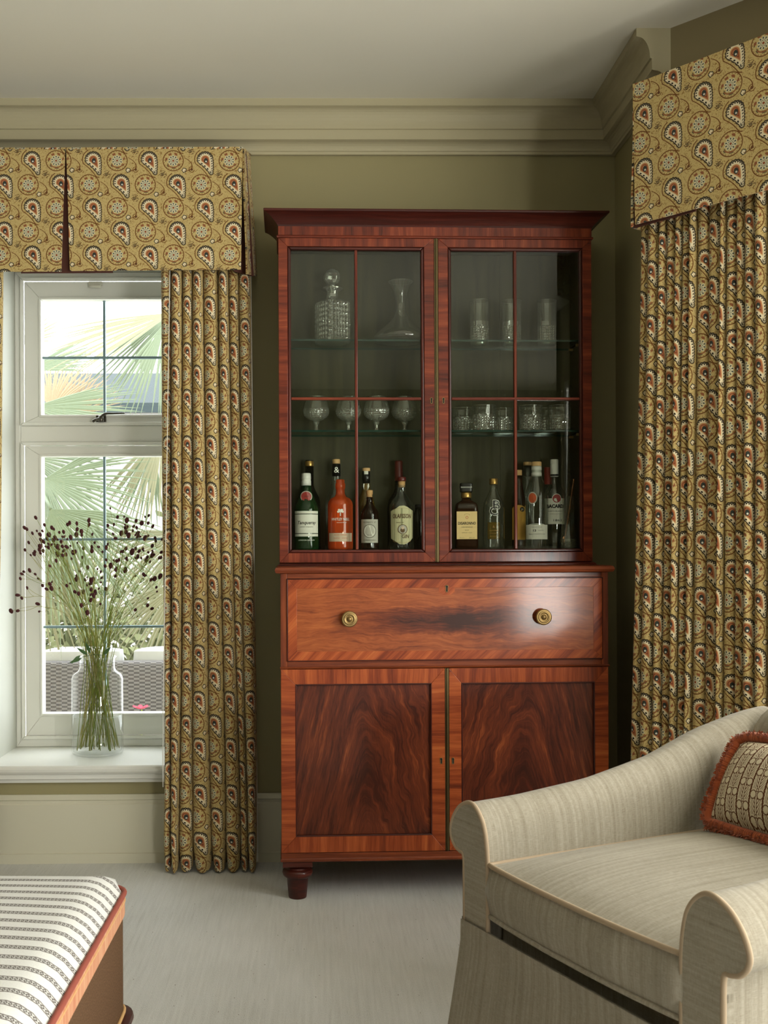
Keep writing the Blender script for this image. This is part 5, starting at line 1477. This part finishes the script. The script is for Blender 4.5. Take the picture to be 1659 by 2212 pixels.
# ------------------------------------------------------------------ vase of burnet on the sill
vp = PZ(211, 1629, SILL_Z)
VX, VY = vp.x, min(vp.y, YG-0.14)
vs = VY/FPX
vase = thing('vase', 'clear glass bottle vase half full of water on the window sill', 'vase', (VX, VY, SILL_Z+0.001))
Rv = 55.0*vs; zs_ = (1637-1458)*vs; zr_ = (1637-1428)*vs; Rn = 37.5*vs
def vprof(o): return [(0.0001, 0.002+o), (Rv*0.86-o, 0.001+o), (Rv-o-0.003, 0.006+o), (Rv-o, 0.016), (Rv-o, zs_-0.03), (Rv-o-0.006, zs_-0.012), (Rn+0.006-o, zs_+0.002), (Rn-o, zs_+0.012), (Rn-o, zr_-0.012), (Rn+0.006-o, zr_)]
m = MB(); m.lathe(vprof(0), 56, cap=False); m.build('glass_wall', 'vase_glass', vase)
m = MB(); m.lathe([(0.0001, 0.010), (Rv*0.8, 0.009), (Rv-0.006, 0.014), (Rv-0.004, 0.024)], 48, cap=False); m.build('thick_base', 'vase_glass', vase)
m = MB(); m.tube([((Rn+0.006)*math.cos(a), (Rn+0.006)*math.sin(a), zr_) for a in [2*math.pi*k/48 for k in range(48)]], 0.0028, 6, closed=True); m.build('rim', 'vase_glass', vase)
zwat = (1637-1553)*vs
m = MB(); m.lathe([(Rv-0.006, 0.016), (Rv-0.005, 0.03), (Rv-0.005, zwat), (Rv-0.014, zwat-0.001), (0.0001, zwat-0.001)], 48, cap=False)
m.tube([((Rv-0.006)*math.cos(a), (Rv-0.006)*math.sin(a), zwat) for a in [2*math.pi*k/48 for k in range(48)]], 0.0014, 6, closed=True); m.build('water', 'water', vase)

# shared flower-head mesh
mh = MB(); mh.lathe([(0.0001, -1.0), (0.55, -0.82), (0.9, -0.35), (1.0, 0.05), (0.82, 0.6), (0.45, 0.92), (0.0001, 1.0)], 8, mod=lambda th, r, z: r*(1+0.07*math.sin(5*th+7*z)))
HEAD = mh.mesh('flower_head', 'head')
rs_ = random.Random(21)
BU_LABEL = 'thin green stalk of dark maroon burnet flowers standing in the vase'
tips = [(24, 1320), (44, 1250), (47, 1292), (58, 1143), (62, 1172), (70, 1152), (54, 1188), (96, 1134), (112, 1140), (128, 1150), (146, 1133), (166, 1131), (176, 1148), (106, 1155), (120, 1162),
        (254, 1117), (274, 1124), (294, 1125), (306, 1130), (320, 1130), (330, 1137), (272, 1149), (262, 1152), (246, 1133), (350, 1165), (344, 1205), (346, 1245), (334, 1250)]
while len(tips) < 74:
    x = rs_.uniform(56, 350); hi = 1150+ (22 if 180 < x < 245 else 0)
    y = hi+abs(rs_.gauss(0, 62))
    if y > 1345: continue
    tips.append((x, y))
for k, (px, py) in enumerate(tips):
    Yt = min(YG-0.035, max(VY-0.20, VY+rs_.uniform(-0.20, 0.10)))
    tip = P(px, py, Yt)
    dirx = (px-211)/150.0
    nk = Vector((VX+max(-0.9, min(0.9, dirx*0.55+rs_.uniform(-0.5, 0.5)))*(Rn-0.008), VY+rs_.uniform(-0.6, 0.6)*(Rn-0.01), SILL_Z+zr_-0.01))
    bt = Vector((VX+rs_.uniform(-0.92, 0.92)*Rv, VY+rs_.uniform(-0.7, 0.7)*Rv, SILL_Z+0.022))
    rr = math.hypot(bt.x-VX, bt.y-VY)
    if rr > Rv-0.016: bt = Vector((VX+(bt.x-VX)*(Rv-0.016)/rr, VY+(bt.y-VY)*(Rv-0.016)/rr, bt.z))
    out = (tip-nk); bow = Vector((-dirx*0.02, 0, 0.03))*min(1.0, out.length/0.4)
    if px < 50: bow = Vector((0.02, 0, 0.10))
    path = [bt, bt.lerp(nk, 0.55), nk, nk+out*0.35+bow, nk+out*0.72+bow*0.7, tip]
    sp_ = smooth_path(path, 5)
    m = MB(); m.tube(sp_, lambda t: 0.0014-0.0008*t, 5)
    st = None
    heads = [(tip, rs_.uniform(0.0055, 0.0102), Vector((dirx*0.5, 0, 1)))]
    for b_ in range(rs_.choice((1, 2, 2, 3, 3))):
        i0 = int(len(sp_)*rs_.uniform(0.70, 0.93)); s0 = sp_[i0]
        e = s0+(tip-s0)*rs_.uniform(0.4, 0.9)+Vector((rs_.uniform(-0.05, 0.05), rs_.uniform(-0.03, 0.03), rs_.uniform(-0.01, 0.05)))
        if e.y > YG-0.03: e.y = YG-0.03
        m.tube(smooth_path([s0, s0.lerp(e, 0.5)+Vector((0, 0, -0.006)), e], 3), 0.0007, 4)
        heads.append((e, rs_.uniform(0.0038, 0.0078), (e-s0)))
    st = m.build('burnet_stem', 'stem' if rs_.random() < 0.6 else 'stem_dry'); tag(st, BU_LABEL, 'flower', 'burnet stems in the vase')
    for (p, r, dr) in heads:
        h = place('flower_head', HEAD, st, p); h.scale = (r*0.86, r*0.86, r*rs_.uniform(1.0, 1.4))
        h.rotation_euler = Vector(dr).to_track_quat('Z', 'Y').to_euler()
# a leaf sprig hanging over the rim
m = MB()
for (dx, dz, ln, an) in ((-0.052, 0.0, 0.05, 3.5), (-0.058, 0.01, 0.045, 3.9), (-0.03, 0.012, 0.05, 2.5), (-0.02, 0.018, 0.05, 1.9), (0.03, 0.012, 0.045, 0.8)):
    base = Vector((VX+dx, VY-0.03, SILL_Z+zr_+dz)); d_ = Vector((math.cos(an), -0.3, math.sin(an))).normalized(); s_ = d_.cross(Vector((0, 1, 0.3))).normalized()
    L5 = [base+d_*ln*t_ for t_ in (0, 0.3, 0.6, 1)]; W5 = (0.001, 0.007, 0.006, 0.0003)
    m.grid([[p-s_*w_, p+Vector((0, -0.002, 0)), p+s_*w_] for p, w_ in zip(L5, W5)])
m.tube([Vector((VX-0.05, VY-0.03, SILL_Z+zr_+0.004)), Vector((VX-0.01, VY-0.02, SILL_Z+zr_+0.012)), Vector((VX+0.03, VY-0.03, SILL_Z+zr_+0.01))], 0.0012, 5)
sg = m.build('leaf_sprig', 'leaf'); tag(sg, 'green leaf sprig lying over the rim of the vase', 'leaf')
# ------------------------------------------------------------------ armchair
CHX, CHY = 0.451, 1.913
wdir = Vector((0.428, -0.904, 0)).normalized()
chair = thing('armchair', 'oatmeal linen armchair with scroll arms, piping and valanced skirt', 'armchair', (CHX, CHY, 0), math.atan2(wdir.y, wdir.x))
LIFT = [(0.0, 0.0), (0.12, 0.004), (0.30, 0.020), (0.5, 0.056), (0.65, 0.102), (0.8, 0.132), (0.95, 0.148), (1.2, 0.155)]
ARM = smooth_path([(0.0, 0.36, 0), (0.0, 0.45, 0), (0.002, 0.53, 0), (0.016, 0.588, 0), (0.052, 0.620, 0), (0.092, 0.611, 0), (0.120, 0.585, 0), (0.134, 0.555, 0), (0.131, 0.534, 0), (0.117, 0.519, 0), (0.100, 0.513, 0), (0.086, 0.506, 0), (0.084, 0.45, 0), (0.084, 0.36, 0)], 5)
ARM = [(p.x, p.y) for p in ARM]
XI = 0.265
def armpt(side, a, z, y):
    lift = interp(LIFT, y)*smoothstep(0.40, 0.60, z)
    wid = 1.0+0.25*smoothstep(0.3, 0.8, y)
    return (side*(XI+a*wid), y, z+lift)
for side in (-1, 1):
    m = MB(); ys = [0.0, 0.01, 0.06]+[0.06+0.79*k/22 for k in range(1, 23)]
    rows = [[armpt(side, a, z, y) for (a, z) in ARM] for y in ys]
    L = [0.0]
    for p, q in zip(ARM, ARM[1:]): L.append(L[-1]+math.hypot(q[0]-p[0], q[1]-p[1]))
    m.grid(rows, [[(y, l) for l in L] for y in ys], True)
    # under side closing strip
    m.grid([[r[-1] for r in rows], [r[0] for r in rows]], [[(y, 0) for y in ys], [(y, 0.08) for y in ys]], False)
    n = len(ARM)
    m.poly(rows[-1], [(a, z) for a, z in ARM])
    A = m.build('arm', 'linen', chair)
    m = MB()
    m.poly([(p[0], p[1]-0.004, p[2]) for p in rows[0]], [(z, a) for a, z in ARM])
    m.grid([[(p[0], p[1]-0.004, p[2]) for p in rows[0]], [(p[0], p[1]+0.02, p[2]) for p in rows[0]]], None, False)
    m.build('arm_front', 'linen', A)
    m = MB(); m.tube([(p[0], p[1]-0.001, p[2]) for p in rows[0]], 0.0048, 8); m.build('piping', 'pipe_linen', A)
# base under the seat
m = MB(); m.box(-XI-0.002, XI+0.002, 0.030, 0.84, 0.10, 0.410); m.build('seat_base', 'linen', chair, bevel=0.012, seg=3)
# seat cushion
def cushion_mesh(hx, y0, y1, z0, z1, crown, nx=26, ny=26, ex=3.2):
    m = MB()
    def top(u, v, sgn):
        cx_ = 1-abs(2*u-1)**ex; cy_ = 1-abs(2*v-1)**ex
        return sgn*crown*(cx_*cy_)**0.8
    def edge(u, v):       # soft corners and slightly bowed front
        x = lerp(-hx, hx, u); y = lerp(y0, y1, v)
        y -= 0.012*(1-abs(2*u-1)**2.2)*(1-v)**3
        return x, y
    T_ = []; B_ = []; uvt = []
    for j in range(ny+1):
        r1, r2, uu = [], [], []
        for i in range(nx+1):
            u, v = i/nx, j/ny; x, y = edge(u, v)
            r1.append((x, y, z1+top(u, v, 1))); r2.append((x, y, z0-top(u, v, 0.5))); uu.append((x, y))
        T_.append(r1); B_.append(r2); uvt.append(uu)
    m.grid(T_, uvt, True); m.grid(B_, uvt, True, flip=True)
    loop = [(i, 0) for i in range(nx)]+[(nx, j) for j in range(ny)]+[(i, ny) for i in range(nx, 0, -1)]+[(0, j) for j in range(ny, 0, -1)]
    cen = Vector((0, (y0+y1)/2, 0))
    rows, uvs = [], []
    for k in range(7):
        s = k/6; row = []; uv = []; acc = 0.0; prev = None
        for (i, j) in loop+[loop[0]]:
            a = Vector(B_[j][i]); b = Vector(T_[j][i]); p = a.lerp(b, s)
            o_ = (Vector((p.x, p.y, 0))-cen); o_.normalize()
            p = p+o_*(0.010*math.sin(math.pi*s)+0.0025*math.sin(acc*42)*math.sin(math.pi*s))
            if prev is not None: acc += (a-prev).length
            prev = a
            row.append(p); uv.append((acc, p.z))
        rows.append(row[:-1]); uvs.append(uv)
    m.grid(rows, uvs, True, close_u=True)
    return m, [T_[j][i] for (i, j) in loop], [B_[j][i] for (i, j) in loop]
m, lt, lb_ = cushion_mesh(0.2625, 0.002, 0.640, 0.408, 0.510, 0.034)
SCN = m.build('seat_cushion', 'linen', chair)
m = MB(); m.tube([(p[0], p[1]-0.002, p[2]) for p in lt], 0.0052, 8, closed=True); m.build('piping', 'pipe_linen', SCN)
m = MB(); m.tube([(p[0], p[1]-0.002, p[2]) for p in lb_], 0.0048, 8, closed=True); m.build('piping', 'linen', SCN)
# back
m = MB(); rows = []; uvs = []
for i in range(17):
    s = i/16
    row = []; uv = []
    for j in range(13):
        u = j/12; x = lerp(-XI-0.015, XI+0.015, u); bow = 0.03*(1-abs(2*u-1)**2.5)
        z = lerp(0.40, 0.775+0.03*(1-abs(2*u-1)**2), s)
        y = lerp(0.640, 0.765, s)-bow*math.sin(math.pi*min(1, s*1.1))
        if s > 0.86: q = (s-0.86)/0.14; y += 0.05*q*q
        row.append((x, y, z)); uv.append((x, z))
    rows.append(row); uvs.append(uv)
back = [[(p[0], max(p[1]+0.02, 0.90+0.02*(i/16)-(0.07*max(0, (i/16-0.86)/0.14)**2)), p[2]) for p in r] for i, r in enumerate(rows)]
m.grid(rows, uvs, True); m.grid(back, uvs, True, flip=True)
m.grid([rows[-1], back[-1]], [uvs[-1], uvs[-1]], True); 
for j in (0, -1): m.grid([[r[j] for r in rows], [r[j] for r in back]], None, False)
m.build('back', 'linen', chair)
# outer side panels and skirt
for side in (-1, 1):
    m = MB(); x0, x1 = sorted((side*(XI+0.004), side*(XI+0.084)))
    m.box(x0, x1, 0.004, 0.86, 0.12, 0.365, 'y'); m.build('side_panel', 'linen', chair, bevel=0.006)
def skirt_side(a, b, nrm, nm='skirt'):
    a, b, nrm = Vector(a), Vector(b), Vector(nrm); n_ = 26; rows = []; uvs = []
    L = (b-a).length
    for i in range(9):
        s = i/8; z = lerp(0.378, 0.016, s); row = []; uv = []
        for j in range(n_+1):
            t_ = j/n_
            fl = 0.004+0.040*s**1.3+0.006*s*math.sin(t_*9+1)+(0.006*math.exp(-((s-0.02)/0.05)**2))
            p = a.lerp(b, t_)+nrm*fl
            e = (b-a).normalized(); p += e*((2*t_-1)*0.034*s)
            row.append((p.x, p.y, z)); uv.append((t_*L, z))
        rows.append(row); uvs.append(uv)
    m = MB(); m.grid(rows, uvs, True)
    m.grid([[Vector(p)-nrm*0.005 for p in r] for r in rows], uvs, True, flip=True)
    m.grid([rows[-1], [Vector(p)-nrm*0.005 for p in rows[-1]]], None, False)
    return m.build(nm, 'linen', chair)
XO = XI+0.088
skirt_side((-XO, 0.0, 0), (XO, 0.0, 0), (0, -1, 0)); skirt_side((XO, 0.0, 0), (XO, 0.88, 0), (1, 0, 0)); skirt_side((-XO, 0.88, 0), (-XO, 0.0, 0), (-1, 0, 0)); skirt_side((XO, 0.88, 0), (-XO, 0.88, 0), (0, 1, 0))
for (x, y) in ((-0.30, 0.06), (0.30, 0.06), (-0.30, 0.80), (0.30, 0.80)):
    m = MB(); m.lathe([(0.016, 0.0), (0.024, 0.10), (0.026, 0.14)], 14, (x, y, 0)); m.build('leg', 'wood_dark', chair)

# ---- fringed cushion
lean = math.radians(33)
cw, chh = 0.44, 0.190
cush = thing('scatter_cushion', 'cream and brown tree print cushion with rust fringe leaning in the armchair', 'cushion')
cush.parent = None
cR = Matrix.Rotation(math.atan2(wdir.y, wdir.x), 4, 'Z')
ob_ = Vector((CHX, CHY, 0))+cR.to_3x3() @ Vector((-0.216, 0.545, 0.552))
cush.matrix_world = Matrix.Translation(ob_) @ cR @ Matrix.Rotation(-lean, 4, 'X') @ Matrix.Rotation(math.radians(-2), 4, 'Y')
# local: x along width from the far lower corner, z up the cushion, -y is the face
def pill(u, v):
    x = cw*u; z = chh*v
    pu, pv = 2*u-1, 2*v-1
    th = 0.062*((1-abs(pu)**2.6)*(1-abs(pv)**2.2))**0.6
    x -= 0.012*pu*(1-abs(pv)**2)*-1.0*0.5; z += 0.010*pv*(1-abs(pu)**2)*0.6
    return x, th, z
nu, nv = 30, 18
m = MB()
Fp = [[(pill(i/nu, j/nv)[0], -pill(i/nu, j/nv)[1], pill(i/nu, j/nv)[2]) for i in range(nu+1)] for j in range(nv+1)]
Bp = [[(p[0], -p[1]*0.75, p[2]) for p in r] for r in Fp]
uvc = [[(cw*i/nu, chh*j/nv) for i in range(nu+1)] for j in range(nv+1)]
m.grid(Fp, uvc, True); m.grid(Bp, uvc, True, flip=True)
m.build('cover', 'cushion_print', cush)
# brush fringe: a fat ruffled roll of yarn tufts around the edge
loop = [(Fp[0][i], (0, -1)) for i in range(nu)]+[(Fp[j][nu], (1, 0)) for j in range(nv)]+[(Fp[nv][i], (0, 1)) for i in range(nu, 0, -1)]+[(Fp[j][0], (-1, 0)) for j in range(nv, 0, -1)]
path = [Vector((p[0]+0.010*d[0], p[1], p[2]+0.010*d[1])) for p, d in loop]
m = MB(); m.tube(path, 0.0125, 8, closed=True)
rf = random.Random(4)
for k, p in enumerate(path):
    q = path[(k+1) % len(path)]; d_ = (q-p); L_ = d_.length; d_.normalize()
    out = Vector((loop[k][1][0], 0, loop[k][1][1]))
    for r in range(46):
        b_ = p+d_*L_*rf.random()
        a_ = rf.uniform(-1.9, 1.9)
        o_ = (out*math.cos(a_)+Vector((0, -1, 0))*math.sin(a_)).normalized()
        o_ = (o_+d_*rf.uniform(-0.35, 0.35)).normalized()
        ln = rf.uniform(0.0135, 0.0195); s_ = d_*0.0017
        t_ = b_+o_*ln+Vector((0, 0, -0.002))
        m.poly([b_-s_, b_+s_, t_+s_*0.6, t_-s_*0.6], [(k+rf.random(), 0), (k+0.1, 0), (k+0.1, 0.02), (k, 0.02)])
fr = m.build('fringe', 'fringe', cush, recalc=False)

# ------------------------------------------------------------------ ottoman
OX1, OY1 = -0.412, 2.345
OX0, OY0 = -1.42, 1.30
otto = thing('ottoman', 'long footstool with striped padded top, coral trim and brown wool sides', 'footstool', ((OX0+OX1)/2, (OY0+OY1)/2, 0))
hw, hd = (OX1-OX0)/2, (OY1-OY0)/2
def rrect(hx, hy, r, n=6):
    pts = []
    for (sx, sy, a0) in ((1, 1, 0), (-1, 1, 90), (-1, -1, 180), (1, -1, 270)):
        for k in range(n+1):
            a = math.radians(a0+90*k/n); pts.append((sx*(hx-r)+r*math.cos(a), sy*(hy-r)+r*math.sin(a)))
    return pts
def ringmesh(name, mat, levels, parent, smooth=False, capb=False):
    rows = []; uvs = []
    for (hx, hy, r, z) in levels:
        pts = rrect(hx, hy, r); acc = [0.0]
        for p, q in zip(pts, pts[1:]+pts[:1]): acc.append(acc[-1]+math.hypot(q[0]-p[0], q[1]-p[1]))
        rows.append([(p[0], p[1], z) for p in pts]); uvs.append([(a, z) for a in acc])
    m = MB(); m.grid(rows, uvs, smooth, close_u=True)
    if capb: m.poly(rows[0][::-1])
    return m.build(name, mat, parent)
ringmesh('side_cloth', 'felt', [(hw-0.004, hd-0.004, 0.053, 0.165), (hw-0.004, hd-0.004, 0.053, 0.375)], otto, capb=True)
tb_ = ringmesh('trim_band', 'trim_band', [(hw-0.001, hd-0.001, 0.055, 0.366), (hw, hd, 0.055, 0.370), (hw, hd, 0.055, 0.412), (hw-0.004, hd-0.004, 0.055, 0.414)], otto)
m = MB(); pts = rrect(hw, hd, 0.055); m.tube([(p[0]*1.0005, p[1]*1.0005, 0.3985) for p in pts], 0.0018, 6, closed=True); m.build('braid_line', 'tan_pipe', tb_)
m = MB(); pts = rrect(hw-0.001, hd-0.001, 0.055); m.tube([(p[0], p[1], 0.4145) for p in pts], 0.0058, 8, closed=True); m.build('piping', 'coral_pipe', otto)
m = MB(); nx, ny = 40, 44
rows = []; uvs = []
pw = 0.075
for j in range(ny+1):
    r = []; uv = []
    for i in range(nx+1):
        su, sv = 2*i/nx-1, 2*j/ny-1
        su = math.copysign(abs(su)**0.8, su); sv = math.copysign(abs(sv)**0.8, sv)
        x, y = su*(hw-0.005), sv*(hd-0.005)
        dx_, dy_ = hw-0.005-abs(x), hd-0.005-abs(y)
        cr = 0.055
        if dx_ < cr and dy_ < cr:
            k = math.hypot(cr-dx_, cr-dy_)
            if k > cr:
                f = cr/k; x = math.copysign(hw-0.005-cr+(cr-dx_)*f, x); y = math.copysign(hd-0.005-cr+(cr-dy_)*f, y)
        e = min(1.0, max(0, min(dx_, dy_))/pw)
        z = 0.414+0.040*(1-(1-e)**2.6)+0.022*(1-su*su)*(1-sv*sv)
        r.append((x, y, z)); uv.append((x, y+0.5))
    rows.append(r); uvs.append(uv)
m.grid(rows, uvs, True); m.build('padded_top', 'ticking', otto)
m = MB(); pts = rrect(hw-0.002, hd-0.002, 0.053); m.tube([(p[0], p[1], 0.1655) for p in pts], 0.004, 6, closed=True); m.build('bottom_braid', 'tan_pipe', otto)
ringmesh('base_rail', 'wood_dark', [(hw-0.03, hd-0.03, 0.05, 0.138), (hw+0.012, hd+0.012, 0.05, 0.138), (hw+0.016, hd+0.016, 0.06, 0.146), (hw+0.014, hd+0.014, 0.06, 0.156), (hw-0.006, hd-0.006, 0.05, 0.161)], otto, smooth=False)
for sx in (-1, 1):
    for sy in (-1, 1):
        m = MB(); m.lathe([(0.016, 0.0), (0.019, 0.004), (0.022, 0.05), (0.028, 0.085), (0.024, 0.095), (0.034, 0.105), (0.036, 0.118), (0.03, 0.128), (0.03, 0.14)], 24, (sx*(hw-0.045), sy*(hd-0.045), 0)); m.build('leg', 'wood_dark', otto)
# ------------------------------------------------------------------ the garden beyond the window
GZ = -0.05
m = MB(); m.box(-9, 4.0, YW+0.42, 16.0, GZ-0.1, GZ)
struct(m.build('ground', 'patio'), 'pale paved terrace outside the window')
rg_ = random.Random(11)
def fan(axis_o, out, up, R_, nseg, spread, droop, mat, name, parent, w0=0.0105):
    """one fan-palm frond: segments radiating from a point"""
    o = Vector(axis_o); out = Vector(out).normalized(); up = Vector(up); up = (up-out*up.dot(out)).normalized(); sd = out.cross(up)
    m = MB()
    for k in range(nseg):
        a = lerp(-spread, spread, k/(nseg-1))+rg_.uniform(-0.03, 0.03)
        d = out*math.cos(a)+sd*math.sin(a)
        L = R_*(1-0.16*(abs(a)/spread)**2)*rg_.uniform(0.9, 1.06)
        wv = d.cross(up).normalized()
        rows = []
        for i in range(6):
            s = i/5; p = o+d*L*s+Vector((0, 0, -1))*droop*L*max(0, s-0.25)**2+up*0.02*s
            w = w0*(0.25+1.5*s if s < 0.45 else 0.925*(1-s)/0.55+0.03)
            rows.append([p-wv*w, p+up*w*0.35, p+wv*w])
        m.grid(rows, None, False)
    return m.build(name, mat, parent, recalc=False)
def palm(base, ztop, label, fronds):
    r = thing('palm_tree', label, 'palm', (base[0], base[1], GZ))
    m = MB(); m.lathe([(0.13, 0.0), (0.11, 0.3), (0.10, (ztop-GZ)*0.7), (0.12, ztop-GZ), (0.04, ztop-GZ+0.1)], 14, mod=lambda th, q, z: q*(1+0.08*math.sin(5*th+31*z)))
    m.build('trunk', 'trunk', r)
    top = Vector((0, 0, ztop-GZ))
    for (px, py, Y, dpx, dpy, dY, R_, n, sp, dr, mt) in fronds:
        c = P(px, py, Y)-Vector(r.location); e = P(px+dpx, py+dpy, Y+dY)-Vector(r.location)
        out = (e-c)
        f = fan(c, out, Vector((0, -1, 0.55)), R_, n, sp, dr, mt, 'frond', r)
        m = MB(); m.tube(smooth_path([top, top.lerp(c, 0.5)+Vector((0, 0, 0.18)), c], 5), 0.010, 5); m.build('frond_stalk', mt, f)
    return r
b_ = P(420, 1180, 6.6)
palm((b_.x, b_.y), 1.9, 'fan palm with drooping fronds growing close to the right of the window', [
    (372, 676, 6.3, -120, 44, -0.1, 0.86, 15, 0.30, 0.10, 'frond_pale'),
    (362, 684, 6.4, -90, 100, -0.1, 0.66, 13, 0.34, 0.14, 'frond'),
    (356, 700, 6.2, -30, 120, -0.1, 0.62, 13, 0.42, 0.10, 'frond'),
    (352, 930, 6.2, -40, 120, -0.1, 0.62, 17, 0.50, 0.10, 'frond_pale'),
    (330, 965, 6.5, -30, 120, 0.0, 0.5, 13, 0.45, 0.15, 'frond'),
    (400, 1150, 6.4, -90, 60, 0.0, 0.70, 22, 0.7, 0.3, 'frond_pale'),
    (390, 1260, 6.0, -70, 110, 0.0, 0.52, 20, 0.8, 0.3, 'frond_pale')])
b_ = P(20, 1180, 6.8)
palm((b_.x, b_.y), 1.5, 'fan palm with broad fronds growing to the left of the window', [
    (60, 985, 6.2, 110, 50, -0.1, 0.58, 34, 1.25, 0.12, 'frond'),
    (96, 1035, 6.0, 110, 60, -0.1, 0.66, 38, 1.2, 0.18, 'frond'),
    (60, 800, 6.6, 120, -34, 0.0, 0.5, 15, 0.36, 0.1, 'frond'),
    (70, 880, 6.0, 120, 6, 0.0, 0.62, 26, 0.42, 0.05, 'frond'),
    (40, 745, 6.9, 100, -60, 0.0, 0.36, 9, 0.5, 0.1, 'frond_pale'),
    (110, 1100, 5.8, 80, 110, 0.0, 0.72, 34, 0.95, 0.25, 'frond'),
    (80, 1200, 5.9, 40, 120, 0.0, 0.55, 24, 0.75, 0.25, 'frond_pale'),
    (110, 885, 6.9, 70, -50, 0.0, 0.42, 34, 1.5, 0.1, 'frond_dry'),
    (150, 900, 7.0, 70, -60, 0.0, 0.40, 30, 1.5, 0.1, 'frond_dry')])
# house across the garden
HY = 11.5
h = thing('house', 'pale rendered house with blue slate roof beyond the garden', 'house', (P(240, 1180, HY).x, HY, GZ))
hx = Vector(h.location)
zr0, zr1 = P(200, 872, HY).z-GZ, P(200, 806, HY+0.8).z-GZ
m = MB(); m.box(-3.2, 3.0, 0.0, 4.0, 0.0, zr0); m.build('wall', 'render_wall', h)
m = MB(); m.poly([(-3.4, -0.25, zr0-0.05), (3.2, -0.25, zr0-0.05), (3.2, 0.8, zr1), (-3.4, 0.8, zr1)]); m.poly([(-3.4, 0.8, zr1), (3.2, 0.8, zr1), (3.2, 4.2, zr0-0.05), (-3.4, 4.2, zr0-0.05)])
m.box(-3.4, 3.2, -0.29, -0.25, zr0-0.13, zr0-0.03)
m.build('roof', 'slate', h)
for px0, px1, py0, py1 in ((312, 335, 985, 1075), (262, 280, 1000, 1075)):
    x0 = P(px0, py0, HY).x-hx.x; x1 = P(px1, py0, HY).x-hx.x; z1 = P(px0, py0, HY).z-GZ; z0 = P(px0, py1, HY).z-GZ
    m = MB(); m.frame(x0, x1, z0, z1, 0.04, 0.04, 0.04, 0.05, -0.05, 0.02, cross=False); f = m.build('window', 'white', h)
    m = MB(); m.box(x0+0.04, x1-0.04, -0.02, 0.0, z0+0.05, z1-0.04); m.build('pane', 'blue_glass', f)
# hedge of leaves in front of the house
m = MB(); 
c0, c1 = P(60, 1300, 9.0), P(420, 1300, 9.0)
for k in range(2600):
    x = rg_.uniform(c0.x-0.4, c1.x+0.4); z = GZ+abs(rg_.gauss(0.55, 0.3)); y = 9.0+rg_.uniform(-0.4, 0.4)
    d1 = Vector((rg_.uniform(-1, 1), rg_.uniform(-1, 1), rg_.uniform(-1, 1))).normalized()*0.06; d2 = d1.cross(Vector((rg_.uniform(-1, 1), rg_.uniform(-1, 1), 0.5))).normalized()*0.028
    p = Vector((x, y, z)); m.poly([p-d1, p+d2, p+d1, p-d2])
hd_ = m.build('hedge', 'hedge', None, recalc=False); tag(hd_, 'loose pale green hedge in front of the house', 'hedge', None, 'stuff')
# rattan garden sofa
RY = 5.75
z1s = P(220, 1424, RY).z; 
xa_, xb_ = P(60, 1480, RY).x, P(470, 1480, RY).x
sofa = thing('garden_sofa', 'grey woven rattan sofa with white cushion on the terrace', 'sofa', ((xa_+xb_)/2, RY, GZ))
hw_ = (xb_-xa_)/2; zz_ = z1s-GZ
m = MB(); m.box(-hw_, hw_, 0.0, 0.10, 0.04, zz_-0.015, 'x'); m.build('back', 'rattan', sofa, bevel=0.02, seg=3)
m = MB(); m.box(-hw_, hw_, 0.10, 0.75, 0.04, 0.28, 'x'); m.build('seat', 'rattan', sofa, bevel=0.02)
for s in (-1, 1):
    m = MB(); m.box(s*hw_-(0.1 if s > 0 else 0), s*hw_+(0.1 if s < 0 else 0), 0.1, 0.75, 0.28, 0.46); m.build('arm', 'rattan', sofa, bevel=0.02)
for s in (-1, 1):
    for y in (0.03, 0.68):
        m = MB(); m.box(s*(hw_-0.05)-0.02, s*(hw_-0.05)+0.02, y, y+0.04, 0.0, 0.05); m.build('foot', 'rattan', sofa)
for k in range(2):
    m, _, _ = cushion_mesh((hw_-0.06)/2-0.01, 0.12, 0.24, 0.30, zz_+0.03, 0.02, 12, 6)
    o = m.build('back_cushion', 'outdoor_cushion', sofa, (-hw_/2+hw_*k, 0, 0))
# pink bloom low beside the sofa
pf = P(304, 1533, 5.45)
bl = thing('pink_flower', 'single pink bloom in front of the rattan sofa', 'flower', (pf.x, pf.y, GZ))
m = MB(); m.tube([(0, 0, 0), (0.005, 0, pf.z-GZ)], 0.004, 5); m.build('stalk', 'stem', bl)
m = MB()
for k in range(7):
    a = 2*math.pi*k/7; c = Vector((0.012*math.cos(a), 0.012*math.sin(a), pf.z-GZ+0.005)); d = Vector((math.cos(a), math.sin(a), 0.4)); s_ = Vector((-math.sin(a), math.cos(a), 0))*0.013
    m.grid([[c-s_*0.5, c+s_*0.5], [c+d*0.02-s_, c+d*0.02+s_], [c+d*0.034-s_*0.5, c+d*0.034+s_*0.5]])
m.build('petals', 'pink_petal', bl, recalc=False)
